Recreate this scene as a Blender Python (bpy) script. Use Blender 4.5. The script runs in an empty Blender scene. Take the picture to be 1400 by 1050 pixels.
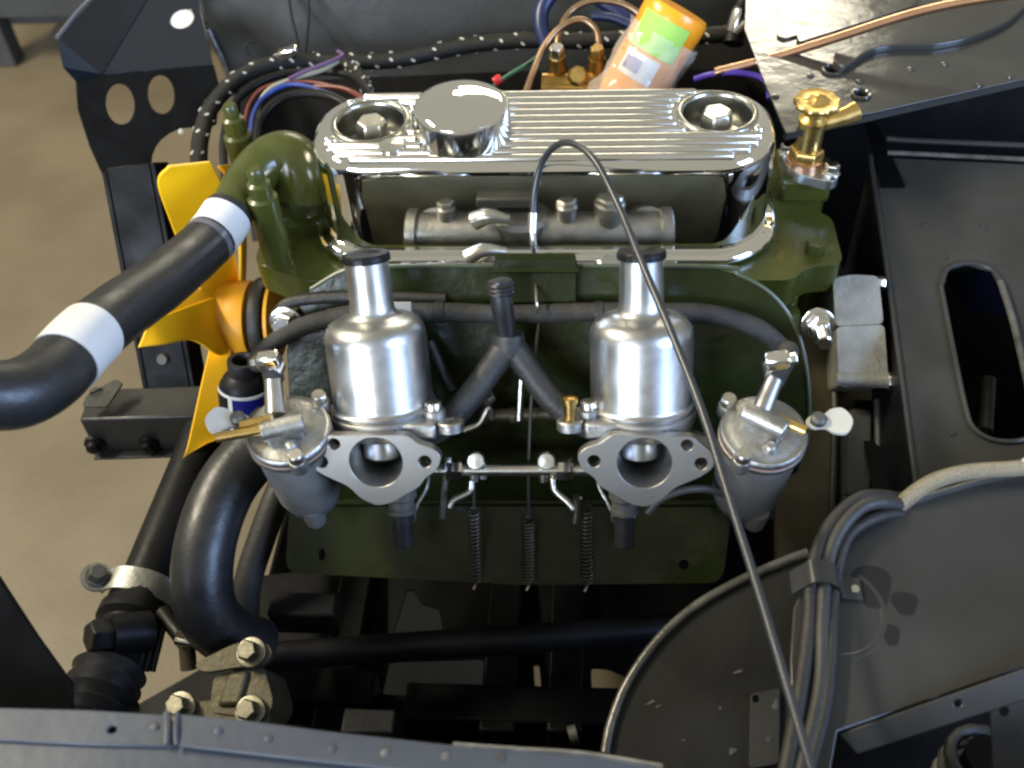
import bpy, bmesh, math, random
from mathutils import Vector as V, Matrix
random.seed(7)
RAD = math.radians
scene = bpy.context.scene
COL = scene.collection

# ------------------------------------------------------------------ camera
F = 1450.0                                   # focal length in photo pixels (1400 wide)
YAW, PIT, ROL = RAD(6), RAD(46), RAD(4)
fw = V((-math.sin(YAW)*math.cos(PIT), math.cos(YAW)*math.cos(PIT), -math.sin(PIT)))
r0 = V((math.cos(YAW), math.sin(YAW), 0)); u0 = r0.cross(fw)
rt = math.cos(ROL)*r0 - math.sin(ROL)*u0
up = math.sin(ROL)*r0 + math.cos(ROL)*u0
CAM = V((0.037, -0.743, 1.30))
cd = bpy.data.cameras.new('camera'); cam = bpy.data.objects.new('camera', cd); COL.objects.link(cam)
cam.matrix_world = Matrix(((rt.x, up.x, -fw.x, CAM.x), (rt.y, up.y, -fw.y, CAM.y), (rt.z, up.z, -fw.z, CAM.z), (0, 0, 0, 1)))
cd.sensor_width = 36; cd.lens = F/1400*36; cd.clip_start = 0.02; cd.clip_end = 100
cd.dof.use_dof = True; cd.dof.focus_distance = 0.82; cd.dof.aperture_fstop = 7.5
scene.camera = cam

# ------------------------------------------------------------------ light of the workshop
w = bpy.data.worlds.new('World'); scene.world = w; w.use_nodes = True
bg = w.node_tree.nodes['Background']; bg.inputs[0].default_value = (0.40, 0.385, 0.315, 1); bg.inputs[1].default_value = 1.0
def area(name, loc, target, sx, sy, power, col):
    l = bpy.data.lights.new(name, 'AREA'); l.shape = 'RECTANGLE'; l.size = sx; l.size_y = sy; l.energy = power; l.color = col
    o = bpy.data.objects.new(name, l); COL.objects.link(o); o.location = loc
    o.rotation_euler = (V(target)-V(loc)).to_track_quat('-Z', 'Y').to_euler(); return o
WARM = (1.0, 0.91, 0.70)
area('ceiling_tube_light', (0.30, 4.7, 3.15), (0, 0, .7), 2.3, .24, 44, WARM)
area('ceiling_tube_light', (0.30, 5.7, 3.15), (0, 0, .7), 2.3, .24, 44, WARM)
area('ceiling_tube_light', (-2.3, 0.2, 3.1), (-.4, 0, .5), 1.5, .22, 150, WARM)
area('window_light', (2.5, -1.6, 2.0), (0, -.1, .75), 1.3, 1.3, 120, (0.42, 0.61, 1.0))
area('doorway_light', (-1.7, -3.0, 1.9), (-.25, -.1, .7), 1.5, 1.2, 150, (0.72, 0.83, 1.0))
scene.view_settings.view_transform = 'Standard'; scene.view_settings.look = 'None'
scene.view_settings.exposure = 0.14; scene.view_settings.gamma = 1.0
scene.cycles.filter_width = 2.5
scene.cycles.max_bounces = 8
scene.cycles.use_denoising = True

# ------------------------------------------------------------------ pixels to points
def ray(px, py): return fw + rt*((px-700)/F) - up*((py-525)/F)
def T(px, py, d): return CAM + ray(px, py)*d
def U(px, py, x=None, y=None, z=None, n=None, p=None):
    v = ray(px, py)
    if x is not None: t = (x-CAM.x)/v.x
    elif y is not None: t = (y-CAM.y)/v.y
    elif z is not None: t = (z-CAM.z)/v.z
    else: t = V(n).dot(V(p)-CAM)/V(n).dot(v)
    return CAM + v*t
def TT(*pts): return [T(*p) for p in pts]

# ------------------------------------------------------------------ materials
MATS = {}
def mat(name, col, rough=.5, metal=0., bump=0., bscale=60., var=0., vscale=12., coat=0., spec=None, trans=0., rvar=0., stretch=None, col2=None, cover=.5):
    if name in MATS: return MATS[name]
    m = bpy.data.materials.new(name); m.use_nodes = True; nt = m.node_tree; N = nt.nodes; L = nt.links
    b = N['Principled BSDF']; b.inputs['Roughness'].default_value = rough; b.inputs['Metallic'].default_value = metal
    b.inputs['Base Color'].default_value = (*col, 1)
    if coat: b.inputs['Coat Weight'].default_value = coat; b.inputs['Coat Roughness'].default_value = .08
    if spec is not None: b.inputs['Specular IOR Level'].default_value = spec
    if trans: b.inputs['Transmission Weight'].default_value = trans
    tc = N.new('ShaderNodeTexCoord'); src = tc.outputs['Object']
    if stretch:
        mp = N.new('ShaderNodeMapping'); mp.inputs['Scale'].default_value = stretch; L.new(src, mp.inputs[0]); src = mp.outputs[0]
    def noise(sc, det=4):
        n = N.new('ShaderNodeTexNoise'); n.inputs['Scale'].default_value = sc; n.inputs['Detail'].default_value = det
        L.new(src, n.inputs['Vector']); return n
    if var or col2:
        n = noise(vscale, 6); cr = N.new('ShaderNodeValToRGB'); L.new(n.outputs[0], cr.inputs[0])
        c2 = col2 or tuple(c*(1-var) for c in col); c1 = col if col2 else tuple(min(1, c*(1+var*.6)) for c in col)
        cr.color_ramp.elements[0].position = cover-.18; cr.color_ramp.elements[1].position = cover+.18
        cr.color_ramp.elements[0].color = (*c2, 1); cr.color_ramp.elements[1].color = (*c1, 1)
        L.new(cr.outputs[0], b.inputs['Base Color'])
    if rvar:
        n = noise(vscale*1.7, 5); mr = N.new('ShaderNodeMapRange'); L.new(n.outputs[0], mr.inputs[0])
        mr.inputs[1].default_value = .3; mr.inputs[2].default_value = .7
        mr.inputs[3].default_value = max(.02, rough-rvar); mr.inputs[4].default_value = min(1, rough+rvar); L.new(mr.outputs[0], b.inputs['Roughness'])
    if bump:
        n = noise(bscale, 3); bp = N.new('ShaderNodeBump'); bp.inputs['Strength'].default_value = bump; bp.inputs['Distance'].default_value = .002
        L.new(n.outputs[0], bp.inputs['Height']); L.new(bp.outputs[0], b.inputs['Normal'])
    MATS[name] = m; return m
chrome = mat('chrome', (.80, .80, .78), .055, 1, bump=.02, bscale=25, rvar=.03)
polished = mat('polished_aluminium', (.74, .73, .70), .17, 1, bump=.05, bscale=60, rvar=.06)
satin = mat('satin_aluminium', (.45, .45, .44), .36, 1, bump=.03, bscale=300, var=.10, vscale=30, rvar=.07)
cast = mat('cast_aluminium', (.36, .355, .335), .46, 1, bump=.18, bscale=320, var=.15, vscale=60, rvar=.08)
bowl_alu = mat('dull_cast_aluminium', (.24, .238, .23), .4, .55, bump=.15, bscale=260, var=.2, vscale=40)
machined = mat('machined_aluminium', (.30, .288, .262), .48, 1, bump=.03, bscale=400, var=.08, vscale=40)
gasket_mat = mat('gasket', (.30, .19, .15), .8)
plated = mat('yellow_zinc', (.26, .24, .185), .42, 1, bump=.15, bscale=200, var=.25, vscale=60)
steel = mat('zinc_steel', (.62, .60, .54), .3, 1, bump=.1, bscale=200, var=.15, vscale=60)
olive_alu = mat('passivated_aluminium', (.085, .075, .048), .5, .6, bump=.2, bscale=200, var=.2, vscale=40)
grey_cast = mat('grey_cast_housing', (.24, .235, .205), .6, .3, bump=.5, bscale=220, var=.25, vscale=45)
green = mat('green_engine_paint', (.046, .053, .0085), .3, 0, bump=.12, bscale=70, var=.2, vscale=25, coat=.15, rvar=.1)
pale_backing = mat('pale_backing_sheet', (.30, .30, .22), .7, 0, bump=.3, bscale=120, var=.2, vscale=30)  # pale tone of the sheet added to brighten the cover's reflection
shield_green = mat('green_shield_paint', (.014, .0185, .0045), .23, 0, bump=.25, bscale=90, var=.2, vscale=20, spec=.3, rvar=.08)
rubber = mat('black_rubber', (.011, .0115, .013), .42, 0, bump=.12, bscale=250, var=.25, vscale=30, rvar=.1)
rubber2 = mat('worn_rubber', (.020, .0195, .0175), .55, 0, bump=.25, bscale=300, var=.35, vscale=35)
blackpaint = mat('black_paint', (.002, .002, .0022), .45, 0, bump=.1, bscale=60, var=.3, vscale=20, rvar=.1, spec=.1)
satinblack = mat('satin_black_paint', (.006, .006, .0065), .45, 0, bump=.12, bscale=120, var=.3, vscale=15, rvar=.1, spec=.2)
sheenblack = mat('blue_sheen_black_sheet', (.006, .009, .015), .2, 0, bump=.05, bscale=14)  # faint blue in the base colour stands for the window's reflection
bodygrey = mat('dark_grey_body_paint', (.026, .0258, .0245), .33, 0, bump=.09, bscale=130, var=.22, vscale=9, spec=.4, rvar=.12)
glossgrey = mat('glossy_grey_body_paint', (.034, .034, .031), .16, 0, bump=.3, bscale=30, var=.2, vscale=9, rvar=.04)
wingpaint = mat('wing_grey_blue_light', (.040, .046, .058), .4, 0, bump=.08, bscale=130, var=.12, vscale=9, spec=.3, rvar=.1)  # lighter and bluer than the body grey, in place of bluish overhead light
archgrey = mat('arch_grey_paint', (.013, .0132, .0128), .36, 0, bump=.1, bscale=150, var=.3, vscale=12, rvar=.1, spec=.2)
dullgrey = mat('dusty_grey_body_paint', (.027, .0265, .0225), .5, 0, bump=.12, bscale=200, var=.3, vscale=11, rvar=.15, spec=.35)
wornlip = mat('worn_panel_edge', (.09, .088, .08), .3, .3, bump=.3, bscale=150, var=.5, vscale=60)
scuff = mat('scuffed_paint', (.060, .060, .057), .6, 0, var=.7, vscale=160)
yellow = mat('yellow_plastic', (.90, .49, .008), .35, 0, bump=.04, bscale=40, var=.06, vscale=8)
orange = mat('orange_pulley_paint', (.80, .36, .012), .5, 0, bump=.05, bscale=60, var=.08, vscale=14)
brass = mat('brass', (.72, .50, .17), .30, 1, bump=.02, bscale=160, var=.12, vscale=50, rvar=.08)
olbrass = mat('aged_brass', (.36, .23, .07), .35, 1, bump=.15, bscale=160, var=.25, vscale=50)
copper = mat('copper', (.86, .52, .34), .24, 1, bump=.03, bscale=90, var=.1, vscale=40)
oldcopper = mat('dull_copper', (.46, .31, .19), .36, 1, bump=.05, bscale=90, var=.2, vscale=40)
white = mat('white_tape', (.56, .56, .55), .5, 0, bump=.1, bscale=90, var=.05, vscale=20)
whitepl = mat('white_nylon', (.40, .39, .35), .45, 0, var=.1, vscale=30)
blue = mat('blue_label', (.010, .012, .16), .35)
bluehose = mat('blue_hose', (.010, .018, .07), .35, 0, var=.2)
wire_white = mat('wire_cream', (.26, .24, .18), .5); wire_blue = mat('wire_blue', (.012, .035, .20), .4)
wire_purple = mat('wire_purple', (.09, .045, .11), .4); wire_red = mat('wire_red', (.12, .022, .014), .4); wire_green = mat('wire_green', (.02, .10, .05), .4)
loomcloth = mat('black_braid', (.007, .007, .006), .5, 0, spec=.3, bump=.8, bscale=700)
tracer = mat('white_tracer_thread', (.55, .53, .45), .6)
fuelbraid = mat('fuel_hose_braid', (.024, .0235, .020), .6, 0, bump=.7, bscale=900, var=.35, vscale=120)
steelbraid = mat('steel_braid', (.30, .26, .18), .45, .5, bump=1.0, bscale=1500, var=.35, vscale=900)
dirtycable = mat('dusty_cable', (.011, .0095, .0075), .6, 0, bump=.3, bscale=200, var=.4, vscale=40)
cablegrey = mat('cable_sheath', (.022, .023, .026), .3, 0, var=.1, vscale=30)
orangepl = mat('orange_plastic', (.80, .30, .015), .28, 0, var=.08, vscale=14)
greentape = mat('green_tape', (.28, .50, .08), .6, 0, bump=.2, bscale=80, var=.05)
brownstain = mat('warm_brown_paint', (.075, .060, .027), .45, .2, bump=.2, bscale=120, var=.3, vscale=18)
duskgrey = mat('dull_steel_plate', (.07, .07, .062), .5, .3, bump=.2, bscale=160, var=.3, vscale=25)
floor_m = mat('tan_concrete', (.142, .114, .072), .6, 0, bump=.35, bscale=140, col2=(.104, .081, .049), vscale=5, rvar=.08)
benchgrey = mat('bench_grey', (.05, .053, .056), .45, 0, var=.2, vscale=8)
sackm = mat('tan_sack', (.36, .28, .17), .8, 0, bump=.6, bscale=40, var=.3, vscale=10)
def clear_mat():
    m = bpy.data.materials.new('clear_plastic_bag'); m.use_nodes = True; nt = m.node_tree; N = nt.nodes; L = nt.links
    b = N['Principled BSDF']; b.inputs['Base Color'].default_value = (.86, .86, .84, 1); b.inputs['Roughness'].default_value = .12
    b.inputs['Alpha'].default_value = .24; b.inputs['Specular IOR Level'].default_value = .8
    n = N.new('ShaderNodeTexNoise'); n.inputs['Scale'].default_value = 38; tc = N.new('ShaderNodeTexCoord'); L.new(tc.outputs['Object'], n.inputs['Vector'])
    bp = N.new('ShaderNodeBump'); bp.inputs['Strength'].default_value = 1; bp.inputs['Distance'].default_value = .006
    L.new(n.outputs[0], bp.inputs['Height']); L.new(bp.outputs[0], b.inputs['Normal']); return m
bagm = clear_mat()

# ------------------------------------------------------------------ mesh helpers
class MB:
    def __init__(s): s.v = []; s.f = []
    def add(s, vs, fs):
        o = len(s.v); s.v += [V(p) for p in vs]; s.f += [tuple(i+o for i in f) for f in fs]; return s
    def box(s, c, h, ax=None):
        c = V(c); X, Y, Z = ax or (V((1, 0, 0)), V((0, 1, 0)), V((0, 0, 1)))
        vs = [c+X*(a*h[0])+Y*(b*h[1])+Z*(d*h[2]) for d in (-1, 1) for b in (-1, 1) for a in (-1, 1)]
        return s.add(vs, [(0, 2, 3, 1), (4, 5, 7, 6), (0, 1, 5, 4), (2, 6, 7, 3), (0, 4, 6, 2), (1, 3, 7, 5)])
    def rings(s, rings, closed=True, cap0=True, cap1=True):
        n = len(rings[0]); vs = [p for r in rings for p in r]; fs = []
        for i in range(len(rings)-1):
            for j in range(n if closed else n-1):
                k = (j+1) % n; fs.append((i*n+j, i*n+k, (i+1)*n+k, (i+1)*n+j))
        if closed and cap0: fs.append(tuple(reversed(range(n))))
        if closed and cap1: fs.append(tuple(range((len(rings)-1)*n, len(rings)*n)))
        return s.add(vs, fs)
    def lathe(s, prof, o, axis, seg=32, lobes=None, ref=None, cap0=True, cap1=True):
        o = V(o); a = V(axis).normalized(); e1 = V(ref) if ref else a.orthogonal(); e1 = (e1-a*e1.dot(a)).normalized(); e2 = a.cross(e1)
        R = []
        for (r, h) in prof:
            ring = []
            for j in range(seg):
                t = 2*math.pi*j/seg; rr = max(r, 1e-5)
                if lobes: rr *= 1+lobes[1]*math.cos(lobes[0]*t)
                ring.append(o+a*h+e1*(rr*math.cos(t))+e2*(rr*math.sin(t)))
            R.append(ring)
        return s.rings(R, True, cap0, cap1)
    def tube(s, pts, r, seg=14, sub=6, smooth=True, squash=None, caps=True):
        P = catmull(pts, sub) if smooth and len(pts) > 2 else [V(p) for p in pts]
        n = len(P); rad = [r]*n if not isinstance(r, (list, tuple)) else [lerp(r, i/(n-1)) for i in range(n)]
        t0 = (P[1]-P[0]).normalized(); e = t0.orthogonal().normalized(); R = []
        for i in range(n):
            t = (P[min(i+1, n-1)]-P[max(i-1, 0)]).normalized()
            e = (e-t*e.dot(t)).normalized(); g = t.cross(e)
            R.append([P[i]+e*(rad[i]*math.cos(2*math.pi*j/seg))+g*(rad[i]*math.sin(2*math.pi*j/seg)) for j in range(seg)])
        return s.rings(R, True, caps, caps)
    def sheet(s, fr, outer, holes=(), thick=.002):
        o, ex, ey = fr; en = ex.cross(ey).normalized(); bm = bmesh.new(); ed = []
        for loop in [outer]+list(holes):
            vs = [bm.verts.new((x, y, 0)) for x, y in loop]
            for i in range(len(vs)): ed.append(bm.edges.new((vs[i], vs[(i+1) % len(vs)])))
        bmesh.ops.triangle_fill(bm, use_beauty=True, use_dissolve=False, edges=ed)
        r = bmesh.ops.extrude_face_region(bm, geom=list(bm.faces))
        for g in r['geom']:
            if isinstance(g, bmesh.types.BMVert): g.co.z -= thick
        bmesh.ops.recalc_face_normals(bm, faces=list(bm.faces)); bm.verts.index_update()
        s.add([o+ex*v.co.x+ey*v.co.y+en*v.co.z for v in bm.verts], [tuple(v.index for v in f.verts) for f in bm.faces]); bm.free(); return s
    def hexbolt(s, o, axis, r, h, washer=None, ref=None):
        if washer: s.lathe([(washer, 0), (washer, h*.18), (washer*.95, h*.22)], o, axis, 20)
        b = h*.2 if washer else 0
        return s.lathe([(r, b), (r, b+h*.8), (r*.84, b+h)], o, axis, 6, ref=ref)
    def build(s, name, m, parent=None, ang=38, bevel=0, bseg=2, flat=False):
        me = bpy.data.meshes.new(name)
        off = OFF.get(parent.name, V((0, 0, 0))) if parent else V((0, 0, 0))
        if not parent:
            lo = V((sum(p.x for p in s.v)/len(s.v), sum(p.y for p in s.v)/len(s.v), min(p.z for p in s.v))); off = lo
        me.from_pydata([p-off for p in s.v], [], s.f); me.update()
        bm = bmesh.new(); bm.from_mesh(me); bmesh.ops.recalc_face_normals(bm, faces=list(bm.faces)); bm.to_mesh(me); bm.free()
        if not flat:
            me.shade_smooth(); me.set_sharp_from_angle(angle=RAD(ang))
        me.materials.append(m); o = bpy.data.objects.new(name, me); COL.objects.link(o)
        if parent: o.parent = parent
        else: o.location = off
        OFF[o.name] = off
        if bevel:
            bv = o.modifiers.new('bevel', 'BEVEL'); bv.width = bevel; bv.segments = bseg; bv.limit_method = 'ANGLE'; bv.angle_limit = RAD(35)
            bv.harden_normals = False
        return o
OFF = {}
def lerp(a, t):
    t *= len(a)-1; i = min(int(t), len(a)-2); return a[i]+(a[i+1]-a[i])*(t-i)
def catmull(pts, sub):
    p = [V(q) for q in pts]; p = [p[0]*2-p[1]]+p+[p[-1]*2-p[-2]]; out = []
    for i in range(1, len(p)-2):
        for k in range(sub):
            t = k/sub; a, b, c, d = p[i-1:i+3]
            out.append(.5*((2*b)+(c-a)*t+(2*a-5*b+4*c-d)*t*t+(3*b-a-3*c+d)*t**3))
    out.append(p[-2]); return out
def cat2(pts, sub=6, closed=True):
    n = len(pts); out = []
    for i in range(n):
        a, b, c, d = [V((*pts[(i+k) % n], 0)) for k in (-1, 0, 1, 2)]
        for k in range(sub):
            t = k/sub; q = .5*((2*b)+(c-a)*t+(2*a-5*b+4*c-d)*t*t+(3*b-a-3*c+d)*t**3); out.append((q.x, q.y))
    return out
def rnd(pts, r, k=5):
    out = []; n = len(pts); rr = r if isinstance(r, (list, tuple)) else [r]*n
    for i in range(n):
        p = V(pts[i]).to_2d() if len(pts[i]) > 2 else V(pts[i]); a = V(pts[i-1]); b = V(pts[(i+1) % n])
        da, db = a-p, b-p; q = min(rr[i], da.length*.48, db.length*.48)
        if q < 1e-6: out.append(tuple(p)); continue
        s0 = p+da.normalized()*q; s1 = p+db.normalized()*q
        for j in range(k+1):
            t = j/k; c = s0*(1-t)**2+p*2*t*(1-t)+s1*t*t; out.append((c.x, c.y))
    return out
def circ(x, y, r, n=20, ry=None): return [(x+r*math.cos(2*math.pi*i/n), y+(ry or r)*math.sin(2*math.pi*i/n)) for i in range(n)]
class PLANE:
    """a plane through p with normal n (towards the viewer); 2-D coordinates in it"""
    def __init__(s, n, p):
        s.n = V(n).normalized(); s.p = V(p); s.ex = V((1, 0, 0)); s.ex = (s.ex-s.n*s.ex.dot(s.n)).normalized(); s.ey = s.n.cross(s.ex)
        s.fr = (s.p, s.ex, s.ey)
    def uv(s, px, py, lift=0):
        q = U(px, py, n=s.n, p=s.p)-s.p; return (q.dot(s.ex), q.dot(s.ey))
    def pt(s, px, py, lift=0): return U(px, py, n=s.n, p=s.p)+s.n*lift
    def up(s, lift): return (s.p+s.n*lift, s.ex, s.ey)
    def poly(s, pts): return [s.uv(*p) for p in pts]

def tag(o, label, cat, group=None, kind=None):
    if label: o['label'] = label
    if cat: o['category'] = cat
    if group: o['group'] = group
    if kind: o['kind'] = kind
    return o
def thing(name, label, cat, loc, group=None):
    o = bpy.data.objects.new(name, None); COL.objects.link(o); o.location = loc; o.empty_display_size = .02
    OFF[o.name] = V(loc); return tag(o, label, cat, group)
def struct(o): o['kind'] = 'structure'; return o
XA, YA, ZA = V((1, 0, 0)), V((0, 1, 0)), V((0, 0, 1))

# ================================================================== SETTING
m = MB(); m.add([(-6, -6, 0), (6, -6, 0), (6, 6, 0), (-6, 6, 0)], [(0, 1, 2, 3)]); struct(m.build('floor', floor_m))

# ------------------------------------------------------------------ workbench in the background
b0 = U(14, 84, z=0)
wb = thing('workbench', 'grey metal workbench frame standing on the tan floor', 'workbench', b0)
MB().box(b0+V((0, 0, .45)), (.028, .028, .45)).build('leg', benchgrey, wb, bevel=.003)
MB().box(b0+V((.85, .0, .45)), (.028, .028, .45)).build('leg', benchgrey, wb, bevel=.003)
MB().box(b0+V((.42, 0, .17)), (.395, .02, .045)).build('rail', benchgrey, wb, bevel=.003)
MB().box(b0+V((.42, .25, .92)), (.6, .3, .02)).build('tabletop', benchgrey, wb, bevel=.003)
MB().box(b0+V((.42, .22, .1)), (.395, .2, .012)).build('lower_shelf', benchgrey, wb, bevel=.003)
m = MB(); sc_ = U(106, -4, y=b0.y+.12); R = []
for i in range(9):
    a = i/8*math.pi
    R.append([V((sc_.x+.12*math.sin(a)*math.cos(t)*(1+.2*random.random()), sc_.y+.10*math.sin(a)*math.sin(t), .112+.16-.16*math.cos(a)*(1+.06*random.random()))) for t in [2*math.pi*k/14 for k in range(14)]])
m.rings(R); tag(m.build('sack', sackm, ang=180), 'crumpled tan sack lying on the grey workbench shelf', 'sack')

# ------------------------------------------------------------------ far inner wing panel
FWP = PLANE((0.02, -.96, .28), (0, .40, .70))
t_ = thing('inner_wing_panel', 'plain dark grey inner wing sheet behind the braided wiring loom', 'car panel', FWP.pt(600, 60))
MB().sheet(FWP.fr, FWP.poly([(262, -60), (285, 40), (318, 118), (345, 330), (1120, 330), (1040, 90), (1010, -60)]), [], .002).build('skin', dullgrey, t_)
MB().tube([FWP.pt(285, 40, .002), FWP.pt(318, 118, .002), FWP.pt(330, 220, .002)], .004).build('edge_bead', wornlip, t_)
MB().box((.30, .62, .38), (.60, .002, .36)).build('outer_light_blocker', satinblack, t_)  # unseen far side sheet, added to block light reaching under the engine
FW2 = PLANE((0, -.5, .86), FWP.pt(640, 100))
MB().sheet(FW2.fr, rnd(FW2.poly([(330, 100), (1015, 95), (1080, 300), (330, 300)]), .01), [], .002).build('lower_ledge', blackpaint, t_)

# ------------------------------------------------------------------ scuttle shelf, upper right
SH = PLANE((0, 0, 1), (0, 0, .80))
sh = thing('scuttle_shelf', 'glossy dark grey scuttle shelf with pressed ridges under the copper pipe', 'car panel', SH.pt(1180, 160))
h1 = SH.uv(1177, 130); h2 = SH.uv(1137, 97); h3 = SH.uv(1340, 118)
MB().sheet(SH.fr, SH.poly([(1022, -60), (1018, 40), (1045, 112), (1075, 183), (1165, 160), (1400, 108), (2000, -25), (2000, -260), (1030, -260)]), [circ(*h1, .0065), circ(*h2, .007), circ(*h3, .003)], .0025).build('skin', glossgrey, sh, bevel=.0012)
for h, r in ((h1, .0075), (h2, .008)):
    MB().tube([SH.fr[0]+SH.ex*x+SH.ey*y+ZA*.001 for x, y in circ(*h, r, 16)+[circ(*h, r, 16)[0]]], .0016, 6, smooth=False).build('hole_rim', glossgrey, sh)
MB().sheet(SH.up(.0025), rnd(SH.poly([(1064, -60), (1062, 52), (1072, 56), (1252, 2), (1262, -60)]), .012), [], .0045).build('raised_platform', glossgrey, sh, bevel=.004, bseg=4)
MB().sheet(SH.up(.0035), rnd(SH.poly([(1092, 62), (1250, 12), (1275, -60), (1255, -60), (1246, 2), (1088, 52)]), .004), [], .0065).build('rail_strip', glossgrey, sh, bevel=.003, bseg=3)
ridge = cat2([(1150, 100), (1185, 78), (1220, 70), (1280, 68), (1335, 55), (1385, 30), (1420, -15), (1420, -50), (1330, -40), (1300, 5), (1240, 40), (1180, 62), (1140, 80)], 5)
MB().sheet(SH.up(.006), SH.poly(ridge), [], .0065).build('pressed_ridge', glossgrey, sh, bevel=.0058, bseg=6)
e0, e1_ = SH.pt(1075, 183), SH.pt(2000, -25); dd = (e1_-e0).normalized()
MB().add([e0, e1_, e1_-ZA*.006, e0-ZA*.006, e0+V((-.002, .003, 0)), e1_+V((-.002, .003, 0)), e1_+V((-.002, .003, -.006)), e0+V((-.002, .003, -.006))], [(0, 1, 2, 3), (4, 5, 6, 7), (2, 3, 7, 6), (0, 3, 7, 4), (1, 2, 6, 5)]).build('folded_lip', bodygrey, sh)
for px, py in ((1108, 104), (1175, 112), (1245, 95), (1292, 88), (1381, 105), (1339, 117), (1060, 132)):
    MB().lathe([(.0035, 0), (.003, .0014), (0, .0018)], SH.pt(px, py), ZA, 12).build('spot_weld', glossgrey, sh)
m = MB().tube([T(978, 99, .985), T(1060, 78, .97), T(1140, 53, .955), T(1270, 13, .935), T(1420, -12, .91), T(1800, -60, .85)], .0042, 12)
tag(m.build('copper_pipe', copper), 'bright copper brake pipe running straight across the glossy scuttle shelf', 'pipe')
m = MB().tube(TT((950, 108, 1.0), (970, 102, .99), (1000, 99, .98), (1035, 104, .975), (1050, 116, .965), (1052, 135, .96)), .0028, 8)
tag(m.build('violet_wire', mat('wire_violet', (.06, .03, .32), .35)), 'violet wire curling below the end of the copper pipe', 'wire')
bl = thing('bleed_fitting', 'black and silver pipe clip on the loom at the scuttle corner', 'pipe clip', T(1012, 30, 1.12))
MB().lathe([(.010, -.012), (.010, .008), (.007, .012)], T(1010, 26, 1.11), (.3, .2, 1), 16).build('clip_body', polished, bl)
MB().tube(TT((1008, 44, 1.11), (1022, 32, 1.1), (1040, 26, 1.09), (1052, 22, 1.09)), .0045, 8).build('clip_tail', polished, bl)
MB().tube(TT((1002, 60, 1.12), (1008, 30, 1.12), (1018, 6, 1.12), (1022, -20, 1.12)), .011, 12).build('clip_sleeve', satinblack, bl)

# ------------------------------------------------------------------ bulkhead and footwell, right
bk = MB().box((.50, .215, .55), (.285, .004, .243)); tag(bk.build('bulkhead', satinblack), 'black bulkhead wall in shade below the scuttle shelf', 'car panel')
FT = PLANE((0, -.22, .975), (.32, -.05, .705))
ft = thing('footwell_box', 'dark grey footwell top with a long rounded slot in it', 'car panel', FT.pt(1280, 500))
slot = [(1286, 392), (1303, 480), (1320, 560), (1332, 588), (1360, 603), (1398, 602), (1418, 580), (1395, 480), (1374, 402), (1356, 370), (1322, 361), (1296, 368)]
MB().sheet(FT.fr, FT.poly([(1190, 214), (1300, 219), (1900, 246), (2050, 770), (1262, 745), (1222, 440)]), [FT.poly(slot)], .003).build('top_skin', dullgrey, ft, bevel=.001)
sp = [FT.pt(*p, .001) for p in slot]; MB().tube(sp+[sp[0]], .0021, 8, smooth=True).build('slot_rim', bodygrey, ft)
MB().tube([FT.pt(1366, 388, .003), FT.pt(1384, 445, .003), FT.pt(1406, 540, .003)], .0028, 8).build('slot_lip', wornlip, ft)
a_, b_ = FT.pt(1190, 214), FT.pt(1222, 440); c_ = FT.pt(1262, 745)
for p, q in ((a_, b_), (b_, c_)):
    MB().add([p, q, q-ZA*.20, p-ZA*.20, p+XA*.003, q+XA*.003, q+V((.003, 0, -.20)), p+V((.003, 0, -.20))], [(0, 1, 2, 3), (4, 5, 6, 7), (0, 1, 5, 4), (2, 3, 7, 6), (0, 3, 7, 4), (1, 2, 6, 5)]).build('side_skin', satinblack, ft)
MB().tube([a_+ZA*.001, b_+ZA*.001, c_+ZA*.001], .002, 8).build('edge_bead', bodygrey, ft)
MB().tube([FT.pt(1212, 213, .004), FT.pt(1300, 217, .004), FT.pt(1880, 247, .004)], .0022, 8).build('back_flange', wornlip, ft)
MB().tube([FT.pt(1210, 196, .006), FT.pt(1300, 201, .006), FT.pt(1880, 226, .006)], .0026, 8).build('back_flange', bodygrey, ft)
q = FT.pt(1190, 168); MB().add([FT.pt(1184, 166), FT.pt(1200, 170), FT.pt(1236, 258, .004), FT.pt(1204, 258, .004), FT.pt(1184, 166, -.003), FT.pt(1200, 170, -.003), FT.pt(1236, 258, .001), FT.pt(1204, 258, .001)], [(0, 1, 2, 3), (4, 7, 6, 5), (0, 4, 5, 1), (1, 5, 6, 2), (2, 6, 7, 3), (3, 7, 4, 0)]).build('gusset', blackpaint, ft)
for px, py in ((1265, 309), (1345, 310), (1290, 352), (1302, 592)):
    MB().lathe([(.003, 0), (.0025, .0012), (0, .0016)], FT.pt(px, py), FT.n, 10).build('spot_weld', dullgrey, ft)
MB().box((.40, -.10, .60), (.13, .19, .003)).build('pedal_floor', satinblack, ft)
MB().box((.72, 0, .20), (.50, .60, .003)).build('rear_light_blocker', satinblack, ft)  # hidden pan added to stop light coming in from the rear
MB().tube(TT((1352, 520, .90), (1350, 550, .88), (1347, 590, .86)), .006, 10).build('pedal_rod', duskgrey, ft)
MB().sheet(PLANE((0, -.3, .95), T(1315, 400, .95)).fr, PLANE((0, -.3, .95), T(1315, 400, .95)).poly([(1290, 372), (1375, 372), (1380, 428), (1325, 425)]), [], .002).build('slot_reflection', mat('navy_reflection', (.004, .007, .02), .5, spec=.2), ft)  # navy sheet paints in the bluish reflection inside the slot

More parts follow.
